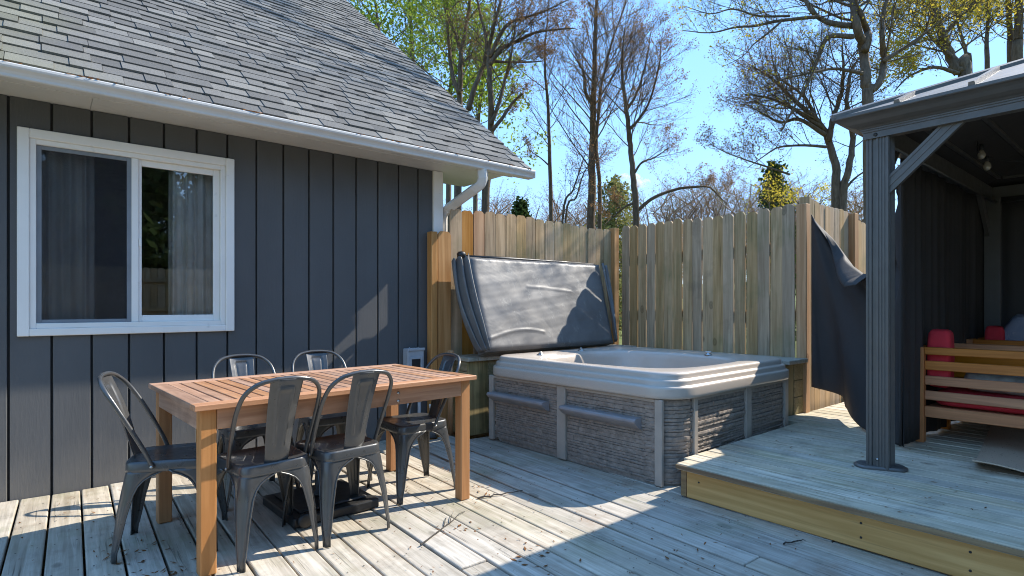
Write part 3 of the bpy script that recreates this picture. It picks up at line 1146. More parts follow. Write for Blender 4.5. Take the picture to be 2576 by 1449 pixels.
def fence_run(f, p0, p1, base, tops, n, mats, rail_side=1, gap=0.006, jitter=0.008, seed=1, new_at=()):
    """boards between p0 and p1 in plan, standing proud of the rails behind them"""
    rr = random.Random(seed)
    a, b = Vector((*p0, 0)), Vector((*p1, 0))
    d = (b - a)
    L = d.length
    d.normalize()
    nrm = Vector((-d.y, d.x, 0)) * rail_side
    ang = math.atan2(d.y, d.x)
    w = L / n
    for i in range(n):
        s = (i + 0.5) * w
        ww = w - gap * rr.uniform(0.35, 1.3)
        h = tops(s / L) + rr.uniform(-jitter, jitter) - base
        me = dog_ear(ww, h, 0.016)
        m = 'fence_wood_new' if i in new_at else mats
        me.materials.append(MATS[m])
        c = a + d * s + nrm * rr.uniform(-0.002, 0.002)
        link('fence_board', me, None, f, (c.x, c.y, base), (R(rr.uniform(-0.12, 0.12)), R(rr.uniform(-0.13, 0.13)), ang))
    for z in (0.35, 1.1, 1.75):
        c = a + d * L / 2 + nrm * 0.034
        box('rail', (c.x, c.y, z), (L, 0.038, 0.085), 'fence_wood', f, 0.002, (0, 0, ang))


F1Y = 4.525
f1 = thing('fence', 'wooden privacy fence behind the hot tub, orange boards at the house end', 'fence', (4.0, F1Y, 0), 0, 'wooden privacy fence sections')
f1.location = (0, 0, 0)
def f1top(t):
    return 2.115 + 0.015 * math.sin(t * 5)
fence_run(f1, (3.0, F1Y), (5.34, F1Y), -0.4, f1top, 17, 'fence_wood', 1, 0.006, 0.008, 3, (1, 2))
me = dog_ear(0.14, 2.335, 0.017)
me.materials.append(MATS['fence_wood_new'])
link('fence_board', me, None, f1, (2.925, F1Y - 0.02, -0.45), (0, 0, 0))
bb('post', (2.775, F1Y - 0.035, -0.6), (2.845, F1Y + 0.045, 1.875), 'fence_wood_new', f1, 0.006)
bb('post', (5.345, F1Y - 0.06, -0.6), (5.43, F1Y + 0.03, 2.13), 'fence_wood_new', f1, 0.004)

F2X = 5.39
f2 = thing('fence', 'green tinged wooden fence at the right of the hot tub, light showing through its gaps', 'fence', (0, 0, 0), 0, 'wooden privacy fence sections')
def f2top(t):
    return 2.135 - 0.015 * t + 0.012 * math.sin(t * 7)
fence_run(f2, (F2X + 0.02, 4.40), (F2X - 0.01, 2.335), -0.4, f2top, 17, 'fence_wood', 1, 0.008, 0.010, 5, ())
bb('post', (F2X - 0.03, 2.235, -0.6), (F2X + 0.05, 2.325, 2.12), 'fence_wood_new', f2, 0.004)
f3 = thing('fence', 'sunlit yellow fence section beyond the hanging black curtain', 'fence', (0, 0, 0), 0, 'wooden privacy fence sections')
fence_run(f3, (5.50, 2.33), (6.62, 2.33), -0.4, lambda t: 2.20 - 0.02 * t, 9, 'fence_wood', 1, 0.005, 0.01, 8)
bb('post', (5.46, 2.25, -0.6), (5.495, 2.34, 2.20), 'fence_wood', f3, 0.004)
bb('post', (6.63, 2.27, -0.6), (6.74, 2.37, 2.17), 'fence_wood_new', f3, 0.004)
fence_run(f3, (6.75, 2.35), (9.3, 2.35), -0.4, lambda t: 2.12, 18, 'fence_wood', 1, 0.005, 0.01, 9)

# fence and evergreens on the far side of the yard (mirrored in the window)
f4 = thing('fence', 'grey wooden fence on the far side of the yard, mirrored in the window', 'fence', (0, 0, 0), 0, 'wooden privacy fence sections')
fence_run(f4, (9.0, -5.6), (-7.0, -5.6), -0.4, lambda t: 2.02, 110, 'fence_wood', -1, 0.008, 0.01, 11)

# ------------------------------------------------------------------ bench boxes round the tub
be = thing('planter_bench', 'low wooden ledge boxed along both fences round the back of the hot tub', 'bench', (0, 0, 0))
zt = 0.715
# end panel at the house side: horizontal boards
hb = [0.0, 0.145, 0.29, 0.435, 0.58, zt - 0.04]
for a_, b_ in zip(hb[:-1], hb[1:]):
    bb('plank', (2.965, 4.195, a_ + 0.004), (2.985, 4.445, b_), 'bench_wood', be, 0.003)
bb('corner_board', (2.962, 4.165, 0.004), (3.185, 4.193, zt - 0.04), 'bench_post_wood', be, 0.004)
bb('front_board', (3.19, 4.17, 0.004), (4.9, 4.19, zt - 0.04), 'bench_wood', be, 0.003)
bb('cap_board', (2.94, 4.135, zt - 0.036), (3.06, 4.455, zt), 'bench_top_wood', be, 0.005)
bb('cap_board', (3.064, 4.13, zt - 0.036), (5.34, 4.285, zt), 'bench_top_wood', be, 0.005)
bb('cap_board', (3.064, 4.29, zt - 0.036), (5.34, 4.455, zt), 'bench_top_wood', be, 0.005)
bb('cap_board', (5.00, 2.225, zt - 0.05), (5.185, 4.125, zt - 0.012), 'bench_top_wood', be, 0.005)
bb('cap_board', (5.19, 2.225, zt - 0.05), (5.372, 4.125, zt - 0.012), 'bench_top_wood', be, 0.005)
bb('corner_board', (5.03, 2.265, ZU + 0.003), (5.17, 2.29, zt - 0.055), 'bench_post_wood', be, 0.004)
for a_, b_ in ((ZU + 0.003, 0.36), (0.365, 0.51), (0.515, zt - 0.055)):
    bb('plank', (5.172, 2.26, a_), (5.36, 2.28, b_), 'bench_wood', be, 0.003)
bb('front_board', (5.03, 2.295, 0.0), (5.05, 4.1, zt - 0.055), 'bench_wood', be, 0.003)
stub = thing('wooden_stake', 'short orange wooden stake standing behind the end chair by the fence', 'stake', (2.90, 4.36, 0))
tube('stake', [(0, 0, 0), (0, 0, 0.735)], 0.026, 'fence_wood_new', stub, 10)
lathe('stake_head', [(0.026, 0), (0.033, 0.006), (0.033, 0.03), (0.02, 0.036)], 'fence_wood_new', stub, (0, 0, 0.736), 12)

# ------------------------------------------------------------------ hot tub
TR = R(1.3)
tub = thing('hot_tub', 'square hot tub with grey stone-look side panels and a pale speckled rim', 'hot tub', (3.10, 2.115, 0), TR)
TW, TL = 1.80, 1.885    # local x (away), y (along the front)
TC = Vector((TW / 2, TL / 2, 0))


def rrect(off, rad, n=160):
    """points round the tub outline, offset outwards by off, listed by even arc steps"""
    hx, hy = TW / 2 + off, TL / 2 + off
    r = max(0.03, rad + off)
    pts = []
    for cx, cy, a0 in ((hx - r, hy - r, 0), (-hx + r, hy - r, 90), (-hx + r, -hy + r, 180), (hx - r, -hy + r, 270)):
        for k in range(n // 4):
            a = R(a0 + 90 * k / (n // 4 - 1))
            pts.append(Vector((cx + r * math.cos(a), cy + r * math.sin(a), 0)))
    # resample by angle so loops line up
    return [p + TC for p in pts]


def ring_by_angle(fn, n=144):
    return [fn(2 * math.pi * i / n) for i in range(n)]


def rr_polar(a, off, rad):
    hx, hy = TW / 2 + off, TL / 2 + off
    r = max(0.03, rad + off)
    c, s = math.cos(a), math.sin(a)
    # march along the ray to the rounded rectangle
    lo, hi = 0.0, 3.0
    for _ in range(26):
        m = (lo + hi) / 2
        x, y = abs(m * c), abs(m * s)
        dx, dy = x - (hx - r), y - (hy - r)
        inside = (x <= hx and y <= hy) and (dx <= 0 or dy <= 0 or math.hypot(dx, dy) <= r)
        if inside:
            lo = m
        else:
            hi = m
    return lo


def opening(a, grow=0.0):
    """inner lip of the basin: wide ledge at the back, lobes for the seats"""
    c, s = math.cos(a), math.sin(a)
    # ledges: front 0.17, right 0.19, back 0.36, left 0.40
    hx = (TW / 2 - (0.33 if c > 0 else 0.17))
    hy = (TL / 2 - (0.36 if s > 0 else 0.18))
    p = 4.2
    r = (abs(c / hx) ** p + abs(s / hy) ** p) ** (-1 / p)
    return r + 0.045 * math.cos(4 * a + 0.6) * (0.6 + 0.4 * math.sin(a)) + grow


NT = 144
loops = []
for off, z in ((0.000, 0.578), (0.030, 0.575), (0.036, 0.582), (0.037, 0.60), (0.036, 0.640), (0.034, 0.650), (0.026, 0.655), (0.012, 0.657), (0.009, 0.662), (0.009, 0.682), (0.006, 0.691), (-0.002, 0.696), (-0.016, 0.698), (-0.020, 0.703), (-0.020, 0.722), (-0.024, 0.733), (-0.034, 0.741), (-0.055, 0.745), (-0.10, 0.745)):
    loops.append([(rr_polar(2 * math.pi * i / NT, off, 0.20), z) for i in range(NT)])
for g, z in ((0.03, 0.742), (0.0, 0.735), (-0.018, 0.715), (-0.03, 0.67), (-0.055, 0.56), (-0.10, 0.44), (-0.16, 0.405), (-0.30, 0.395), (-0.36, 0.34), (-0.40, 0.10)):
    loops.append([(opening(2 * math.pi * i / NT, g), z) for i in range(NT)])
V, Fc = [], []
for lp in loops:
    for i, (r, z) in enumerate(lp):
        a = 2 * math.pi * i / NT
        V.append((TC.x + r * math.cos(a), TC.y + r * math.sin(a), z))
for j in range(len(loops) - 1):
    for i in range(NT):
        Fc.append((j * NT + i, j * NT + (i + 1) % NT, (j + 1) * NT + (i + 1) % NT, (j + 1) * NT + i))
Fc.append(tuple((len(loops) - 1) * NT + i for i in range(NT)))
shell = link('shell', mesh('shell', V, Fc), 'spa_acrylic', tub, smooth=True)
# skirt core
sk = [rr_polar(2 * math.pi * i / NT, -0.022, 0.20) for i in range(NT)]
V = [(TC.x + r * math.cos(2 * math.pi * i / NT), TC.y + r * math.sin(2 * math.pi * i / NT), z) for z in (0.0, 0.58) for i, r in enumerate(sk)]
link('skirt', mesh('skirt', V, [(i, (i + 1) % NT, NT + (i + 1) % NT, NT + i) for i in range(NT)]), 'stone_taupe', tub, smooth=True)
bb('base_rail', (0.03, 0.22, 0.0), (0.06, TL - 0.12, 0.025), 'trim_taupe', tub, 0.002)


def stone_field(width, height, seed):
    """list of (x0, x1, z0, z1, depth, slope) ledger stones covering a panel"""
    rr = random.Random(seed)
    out = []
    z = 0.0
    while z < height - 1e-4:
        h = rr.uniform(0.014, 0.036)
        if height - z - h < 0.02:
            h = height - z
        x = -rr.uniform(0, 0.15)
        while x < width:
            w = rr.uniform(0.08, 0.42)
            x0_, x1_ = max(0, x), min(width, x + w)
            if x1_ - x0_ > 0.008:
                out.append((x0_, x1_, z + rr.uniform(-0.002, 0.002), z + h - 0.0015, rr.choice((0.004, 0.006, 0.008, 0.012, 0.016)) + rr.uniform(-.002, .002), rr.uniform(-0.005, 0.005)))
            x += w
        z += h
    return out


def stone_mesh(width, height, seed, place, dk=1.0):
    """place(x, z, depth) puts a panel point into the tub's frame; faces are split finely enough to be rough"""
    rr = random.Random(seed * 7 + 1)
    V, Fc = [], []
    for x0_, x1_, z0_, z1_, dp, sl in stone_field(width, height, seed):
        n = max(2, int((x1_ - x0_) / 0.018))
        vo = len(V)
        for i in range(n + 1):
            x = x0_ + (x1_ - x0_) * i / n
            j0, j1, j2 = rr.uniform(-.0016, .0016), rr.uniform(-.0022, .0022), rr.uniform(-.0016, .0016)
            wz = rr.uniform(-0.0022, 0.0022)
            d0 = (dp + sl * (i / n - 0.5)) * dk
            V.append(place(x, z0_, -0.002))
            V.append(place(x, z0_ + 0.001 + wz * .5, max(0.001, d0 * 0.72 + j0)))
            V.append(place(x, (z0_ + z1_) / 2 + wz, d0 + j1))
            V.append(place(x, z1_ - 0.001 + wz * .5, max(0.001, d0 * 0.9 + j2)))
            V.append(place(x, z1_, -0.002))
        for i in range(n):
            for k in range(4):
                a_ = vo + i * 5 + k
                Fc.append((a_, a_ + 5, a_ + 6, a_ + 1))
        Fc.append((vo, vo + 1, vo + 2, vo + 3, vo + 4))
        e = vo + n * 5
        Fc.append((e + 4, e + 3, e + 2, e + 1, e))
    me = mesh('stone_panel', V, Fc)
    bm = bmesh.new()
    bm.from_mesh(me)
    bmesh.ops.recalc_face_normals(bm, faces=bm.faces)
    bm.to_mesh(me)
    bm.free()
    return me


def panel_frontal(y0, y1, z0, z1, seed):
    return link('stone_panel', stone_mesh(y1 - y0, z1 - z0, seed, lambda x, z, d: (0.018 - d, y0 + x, z0 + z), 0.5), 'stone_taupe', tub)


def panel_right(x0, x1, z0, z1, seed):
    return link('stone_panel', stone_mesh(x1 - x0, z1 - z0, seed, lambda x, z, d: (x0 + x, 0.018 - d, z0 + z)), 'stone_taupe', tub)


# front face (local y measured from the right hand corner): trims at measured positions
yl = lambda Y: Y - 2.115
panel_frontal(yl(2.252), yl(3.048), 0.03, 0.548, 21)
panel_frontal(yl(3.146), yl(3.915), 0.03, 0.548, 22)
for a_, b_ in ((2.19, 2.248), (3.052, 3.142), (3.921, 3.979)):
    bb('trim_strip', (-0.006, yl(a_), 0.005), (0.02, yl(b_), 0.571), 'trim_taupe', tub, 0.004)
bb('trim_strip', (-0.003, yl(2.249), 0.549), (0.02, yl(3.051), 0.5695), 'trim_taupe', tub, 0.002)
bb('trim_strip', (-0.003, yl(3.143), 0.549), (0.02, yl(3.920), 0.5695), 'trim_taupe', tub, 0.002)
# rounded corner with stones
CR = 0.215


def place_corner(x, z, d):
    a = -math.pi / 2 * (x / (CR * math.pi / 2)) + math.pi
    # from the front face (pointing -x) round to the right face (pointing -y)
    a = math.pi + (math.pi / 2) * (x / (CR * math.pi / 2))
    rr_ = CR - 0.012 + d
    return (0.012 + CR - 0.012 + rr_ * math.cos(a), CR + rr_ * math.sin(a), 0.012 + z)


cx_ = yl(2.19)
link('stone_panel', stone_mesh(CR * math.pi / 2, 0.555, 31, place_corner, 0.6), 'stone_taupe', tub)
panel_right(0.305, 0.972, 0.03, 0.548, 41)
panel_right(1.065, 1.64, 0.03, 0.548, 42)
panel_right(0.225, 0.250, 0.03, 0.548, 43)
for a_, b_ in ((0.252, 0.300), (0.976, 1.060), (1.645, 1.71)):
    bb('trim_strip', (a_, -0.006, 0.005), (b_, 0.02, 0.571), 'trim_taupe', tub, 0.004)
bb('trim_strip', (0.301, -0.003, 0.549), (0.975, 0.02, 0.5695), 'trim_taupe', tub, 0.002)
bb('trim_strip', (1.061, -0.003, 0.549), (1.644, 0.02, 0.5695), 'trim_taupe', tub, 0.002)
bb('trim_strip', (0.0, yl(3.981), 0.005), (0.022, TL - 0.02, 0.571), 'stone_taupe', tub, 0.002)


def ledge(y0, y1, z):
    """quarter-round ledge moulded out of a front panel"""
    n = 8
    prof = [(0.012, 0.0)] + [(-0.070 + 0.035 * (1 - math.cos(R(90) * i / n)) * 0 - 0.0 + 0.082 * (1 - math.cos(R(90) * (n - i) / n)) - 0.0, -0.055 * math.sin(R(90) * i / n) * 0 - 0.07 * (i / n) ** 1.6) for i in range(n + 1)][::1]
    pr = [(0.012, 0.004), (-0.055, 0.002), (-0.066, -0.006), (-0.068, -0.018), (-0.06, -0.03), (-0.03, -0.055), (0.012, -0.078)]
    V = [(x, y0, z + h) for x, h in pr] + [(x, y1, z + h) for x, h in pr]
    k = len(pr)
    Fc = [(i, (i + 1) % k, (i + 1) % k + k, i + k) for i in range(k)] + [tuple(reversed(range(k))), tuple(range(k, 2 * k))]
    me = mesh('ledge', V, Fc)
    bm = bmesh.new()
    bm.from_mesh(me)
    bmesh.ops.recalc_face_normals(bm, faces=bm.faces)
    bm.to_mesh(me)
    bm.free()
    link('ledge', me, 'ledge_grey', tub)


ledge(yl(2.36), yl(3.06), 0.425)
ledge(yl(3.24), yl(3.935), 0.425)
for x, y in ((3.46, 3.70), (4.10, 3.79), (4.60, 2.72)):
    lx, ly = x - 3.10, y - 2.115
    kb = lathe('diverter_knob', [(0.034, 0), (0.034, 0.006), (0.026, 0.010), (0.018, 0.012), (0.018, 0.02), (0.012, 0.024), (0.001, 0.025)], 'steel', tub, (lx, ly, 0.742), 18)
    bb('lever', (-0.03, -0.007, 0.018), (0.03, 0.007, 0.034), 'steel', kb, 0.004)
    kb.rotation_euler = (0, 0, R(rnd.uniform(0, 180)))

# ------------------------------------------------------------------ folded tub cover
cov = thing('tub_cover', 'grey vinyl hot tub cover folded upright against the fence', 'spa cover', (0, 0, 0))
cb0, cb1 = Vector((3.045, 4.035, 0.762)), Vector((4.83, 4.075, 0.765))
ct0, ct1 = Vector((3.055, 4.36, 1.635)), Vector((4.93, 4.37, 1.645))
nrm_c = (cb1 - cb0).cross(ct0 - cb0).normalized()   # towards the tub
if nrm_c.y > 0:
    nrm_c = -nrm_c


def cover_pt(u, v, h=0.0):
    p = cb0.lerp(cb1, u).lerp(ct0.lerp(ct1, u), v)
    return p + nrm_c * h


def cover_fn(u, v):
    e = min(u, 1 - u, v, 1 - v)
    edge = 0.03 * math.exp(-(e / 0.02) ** 2) * -1
    w = 0.003 * noise1(u * 7 + v * 3, 2) + 0.0015 * noise1(v * 15 - u * 4, 3) + 0.003 * math.exp(-((1 - v) / 0.08) ** 2) * noise1(u * 40, 4)
    crease = 0.004 * math.exp(-((v - 0.64 - 0.04 * math.sin(u * 5)) / 0.012) ** 2) * (1 if 0.35 < u < 0.7 else 0)
    crease += 0.007 * math.exp(-((v - 0.13 - 0.07 * math.sin(u * 7 - 0.3)) / 0.012) ** 2) * (1 if 0.03 < u < 0.42 else 0)
    return cover_pt(u, v, 0.05 + edge + w + crease)


link('cover_panel', grid_mesh('cover_panel', cover_fn, 120, 70), 'cover_vinyl', cov, smooth=True)
# slab behind the face (second half of the fold)
V = [cover_pt(u, v, h) for h in (0.012, -0.09) for u, v in ((0, 0), (1, 0), (1, 1), (0, 1))]
link('cover_foam', mesh('cover_foam', V, [(3, 2, 1, 0), (4, 5, 6, 7), (0, 1, 5, 4), (1, 2, 6, 5), (2, 3, 7, 6), (3, 0, 4, 7)]), 'cover_vinyl', cov)


def flap_left(u, v):
    # pleats hanging off the left end, narrowing to the bottom
    L0 = Vector((2.90, 4.36, 1.585)).lerp(Vector((3.02, 4.10, 0.735)), v) + Vector((-0.035 * math.sin(v * 3.1), 0.05 * math.sin(v * 3.1), 0))
    R0 = cover_pt(0.0, 1 - v, 0.055)
    p = L0.lerp(R0, u)
    pl = 0.035 * math.sin(u * 6.28 * 2.6 + 0.5 * math.sin(v * 5)) * (0.7 + 0.5 * v)
    p = p + nrm_c * (pl * (1 - 0.6 * abs(u - 0.5)) + 0.02)
    if v < 0.06:
        p.z += 0.02 * math.sin(u * 20)
    if v > 0.9:
        p.z += (v - 0.9) * 0.25 * (1 - u)
    return p


link('side_flap', grid_mesh('side_flap', flap_left, 46, 30, 0.004), 'cover_vinyl', cov, smooth=True)


def flap_right(u, v):
    L0 = cover_pt(1.0, 1 - v, 0.05)
    R0 = Vector((5.03, 4.33, 1.63)).lerp(Vector((4.97, 4.14, 0.80)), v) + Vector((0.04 * math.sin(v * 3.1), 0, 0))
    p = L0.lerp(R0, u)
    p = p + nrm_c * (0.022 * math.sin(u * 6.28 * 1.6 + v * 2) + 0.01)
    return p


link('side_flap', grid_mesh('side_flap', flap_right, 20, 24, 0.004), 'cover_vinyl', cov, smooth=True)
tube('top_hem', [cover_pt(-0.03, 1.0, -0.01) + Vector((0, 0, 0.012)), cover_pt(0.3, 1.0, -0.01) + Vector((0, 0, 0.02)), cover_pt(0.7, 1.0, -0.01) + Vector((0, 0, 0.016)), cover_pt(0.97, 1.0, -0.01) + Vector((0, 0, 0.010))], 0.018, 'black_plastic', cov, 8)
lathe('hem_knot', [(0.01, -0.03), (0.04, -0.02), (0.045, 0.01), (0.03, 0.03), (0.005, 0.035)], 'black_plastic', cov, (3.0, 4.33, 1.655), 9)

# ------------------------------------------------------------------ dining table
tb = thing('dining_table', 'rectangular slatted brown hardwood outdoor table between six black metal chairs', 'table', (1.255, 3.235, 0.0), R(3.0))
TWd, TDp, TH = 1.555, 0.95, 0.757
hw, hd = TWd / 2, TDp / 2
bw = 0.075
tt = 0.026
for s in (-1, 1):
    box('frame_rail', (0, s * (hd - bw / 2), TH - tt / 2), (TWd, bw, tt), 'table_wood_x', tb, 0.003)
    box('frame_rail', (s * (hw - bw / 2), 0, TH - tt / 2), (bw, TDp - 2 * bw - 0.002, tt), 'table_wood_y', tb, 0.003)
ns = 23
span = TWd - 2 * bw
pw = span / ns
for i in range(ns):
    x = -span / 2 + (i + 0.5) * pw
    box('slat', (x, 0, TH - tt / 2 - 0.001 + rnd.uniform(-0.0008, 0.0008)), (pw - 0.009, TDp - 2 * bw - 0.004, tt - 0.004), 'table_wood_y', tb, 0.002)
box('under_rail', (0, 0, TH - tt - 0.02), (TWd - 0.1, 0.05, 0.035), 'table_wood_x', tb, 0.002)
lw = 0.066
for sx in (-1, 1):
    for sy in (-1, 1):
        box('leg', (sx * (hw - 0.03 - lw / 2), sy * (hd - 0.03 - lw / 2), (TH - tt) / 2), (lw, lw, TH - tt - 0.001), 'table_wood_z', tb, 0.004)
for s in (-1, 1):
    box('apron', (0, s * (hd - 0.043), TH - tt - 0.048), (TWd - 0.06 - 2 * lw - 0.003, 0.024, 0.09), 'table_wood_x', tb, 0.002)
    box('apron', (s * (hw - 0.043), 0, TH - tt - 0.048), (0.024, TDp - 0.06 - 2 * lw - 0.003, 0.09), 'table_wood_y', tb, 0.002)
for dx in (-0.07, 0.075):
    for dz in (-0.025, 0.02):
        lathe('bolt', [(0.008, 0), (0.008, 0.004), (0.003, 0.006)], 'steel', tb, (0.12 + dx * 1.6, -(hd - 0.03), TH - tt - 0.048 + dz), 8, (R(90), 0, 0))

# ------------------------------------------------------------------ umbrella base
ub = thing('umbrella_base', 'flat black square umbrella base on the deck under the table', 'umbrella base', (1.27, 3.29, 0), R(2))
box('base_slab', (0, 0, 0.028), (0.50, 0.50, 0.055), 'black_plastic', ub, 0.010, seg=2)
box('raised_top', (0, 0, 0.063), (0.40, 0.40, 0.016), 'black_plastic', ub, 0.007)
lathe('collar', [(0.05, 0), (0.045, 0.02), (0.032, 0.03), (0.032, 0.13), (0.03, 0.135)], 'black_plastic', ub, (0, 0, 0.0705), 16)
lathe('wheel_knob', [(0.035, 0), (0.04, 0.01), (0.04, 0.025), (0.03, 0.03)], 'black_plastic', ub, (-0.20, -0.262, 0.045), 14, (R(90), 0, 0))


# ------------------------------------------------------------------ metal chairs
def loft(sections, closed=False):
    V, Fc = [], []
    k = len(sections[0])
    for s in sections:
        V += s
    for i in range(len(sections) - 1):
        for j in range(k if closed else k - 1):
            Fc.append((i * k + j, i * k + (j + 1) % k, (i + 1) * k + (j + 1) % k, (i + 1) * k + j))
    return V, Fc


def shell_mesh(name, V, Fc, th):
    me = mesh(name, V, Fc)
    bm = bmesh.new()
    bm.from_mesh(me)
    bmesh.ops.recalc_face_normals(bm, faces=bm.faces)
    bmesh.ops.solidify(bm, geom=list(bm.faces), thickness=th)
    bm.to_mesh(me)
    bm.free()
    return me


def seat_outline(s, n=10, hf=0.185, hr=0.165, r=0.06):
    """rounded seat outline scaled by s about the centre; wider at the front"""
    pts = []
    for sx, sy, a0 in ((1, 1, 0), (-1, 1, 90), (-1, -1, 180), (1, -1, 270)):
        h = hf if sy > 0 else hr
        cx, cy = sx * (h - r), sy * (0.18 - r)
        for i in range(n):
            a = R(a0 + 90 * i / (n - 1))
            pts.append((cx + r * math.cos(a), cy + r * math.sin(a)))
    return [(x * s, y * s) for x, y in pts]


def make_chair(name, label):
    t = thing(name, label, 'chair', group='black metal chairs round the table')
    # seat pan
    V, Fc = [], []
    lv = [(1.0, 0.400), (1.012, 0.403), (1.0, 0.415), (0.995, 0.440), (0.975, 0.449), (0.94, 0.4515), (0.86, 0.446), (0.6, 0.4425), (0.25, 0.441)]
    for s, z in lv:
        V += [(x, y, z) for x, y in seat_outline(s)]
    k = 40
    for i in range(len(lv) - 1):
        for j in range(k):
            Fc.append((i * k + j, i * k + (j + 1) % k, (i + 1) * k + (j + 1) % k, (i + 1) * k + j))
    Fc.append(tuple((len(lv) - 1) * k + j for j in range(k)))
    link('seat', mesh('seat', V, Fc), 'chair_metal', t, smooth=True)
    # legs: folded sheet, wide under the seat and tapering to the foot
    wk = [(0.0, 0.165), (0.03, 0.150), (0.065, 0.118), (0.11, 0.090), (0.17, 0.072), (0.26, 0.060), (0.5, 0.046), (0.75, 0.034), (0.86, 0.027), (0.88, 0.0235), (1.0, 0.0225)]
    for sx in (-1, 1):
        for sy in (-1, 1):
            topc = Vector(((0.183 if sy > 0 else 0.165) * sx, 0.176 * sy, 0.408))
            ft = Vector(((0.222 if sy > 0 else 0.186) * sx, (0.218 if sy > 0 else -0.222), 0.0))
            secs = []
            for tq, w in wk:
                c = topc.lerp(ft, tq)
                c.x += 0.008 * sx * math.sin(tq * math.pi)
                c.y += 0.008 * sy * math.sin(tq * math.pi)
                d1, d2 = Vector((-sx, 0, 0)), Vector((0, -sy, 0))
                rr_ = min(0.05, w * 0.75)
                emb = 0.0045 if 0.2 < tq < 0.8 else 0.0
                sec = [c + d1 * w, c + d1 * (w + rr_) / 2]
                m = 9
                for i in range(m):
                    a = math.pi / 2 * i / (m - 1)
                    q = c + d1 * rr_ * (1 - math.sin(a)) + d2 * rr_ * (1 - math.cos(a))
                    q += (d1 + d2) * (emb if 2 <= i <= 6 else 0)
                    sec.append(q)
                sec += [c + d2 * (w + rr_) / 2, c + d2 * w]
                secs.append(sec)
            V, Fc = loft(secs)
            lg = link('leg', shell_mesh('leg', V, Fc, 0.0025), 'chair_metal', t, smooth=True)
            # rolled edge along both sides of the sheet
            for idx in (0, -1):
                Vt, Ft = tube_data([s[idx] for s in secs], 0.0042, 5)
                link('rolled_edge', mesh('rolled_edge', Vt, Ft), 'chair_metal', lg, smooth=True)
    # hoop of the back
    side = [(0.182, -0.055, 0.425), (0.186, -0.085, 0.50), (0.190, -0.135, 0.60), (0.188, -0.195, 0.71), (0.172, -0.242, 0.785), (0.125, -0.276, 0.832), (0.06, -0.29, 0.849)]
    pts = side + [(0, -0.2925, 0.852)] + [(-x, y, z) for x, y, z in reversed(side)]
    tube('back_frame', catmull(pts, 5), 0.0105, 'chair_metal', t, 9)
    for s in (-1, 1):
        lathe('rivet', [(0.009, 0), (0.007, 0.004), (0.001, 0.006)], 'steel', t, (s * 0.190, -0.058, 0.428), 8, (0, s * R(90), 0))

    # splat
    def splat(u, v):
        w = 0.056 + 0.020 * v
        y = -0.163 - 0.062 * v - 0.068 * v ** 2 * 1.0 + 0.018 * math.exp(-(v / 0.07) ** 2) * 0.6
        z = 0.447 + 0.402 * v - 0.01 * math.exp(-(v / 0.06) ** 2)
        x = (u - 0.5) * 2 * w
        y += -0.012 * (1 - (2 * u - 1) ** 2)
        # embossed long loop
        ex, ev = abs(u - 0.5), v
        e = 0.0
        inside = (ev - 0.2) / 0.65
        half = 0.17 + 0.07 * min(1, max(0, inside))
        if 0.2 < ev < 0.88:
            e = 0.006 * math.exp(-((ex - half) / 0.045) ** 2)
        if 0.8 < ev < 0.95 and ex < half:
            e = max(e, 0.006 * math.exp(-((ev - 0.88) / 0.022) ** 2))
        return (x, y - e, z)
    link('backrest', grid_mesh('backrest', splat, 30, 44, 0.003), 'chair_metal', t, smooth=True)
    return t


ch0 = make_chair('dining_chair', 'black metal chair at the left end of the table, facing along it')
spots = [((0.513, 3.264), -109.1, None),
         ((0.843, 2.92), 4.0, 'black metal chair on the near side of the table, the one nearer its left end'),
         ((1.231, 2.93), 5.0, 'black metal chair on the near side of the table, in front of the umbrella base'),
         ((1.845, 3.215), 90, 'black metal chair at the right end of the table, beside the hot tub'),
         ((1.02, 3.74), 180, 'black metal chair between table and house wall, nearer the window'),
         ((1.515, 3.76), 177, 'black metal chair between table and house wall, nearer the electrical box')]
for i, ((x, y), rz, lb) in enumerate(spots):
    c = ch0 if i == 0 else copy_tree(ch0)
    c.location = (x, y, 0.003)
    c.rotation_euler = (0, 0, R(rz))
    if lb:
        c['label'] = lb

# ------------------------------------------------------------------ gazebo
gz = thing('gazebo', 'dark grey metal gazebo with a ribbed post and hip roof on the upper deck', 'gazebo', (0, 0, 0))
GX0, GX9 = 3.845, 7.05
GY9, GY0 = 1.255, -2.15


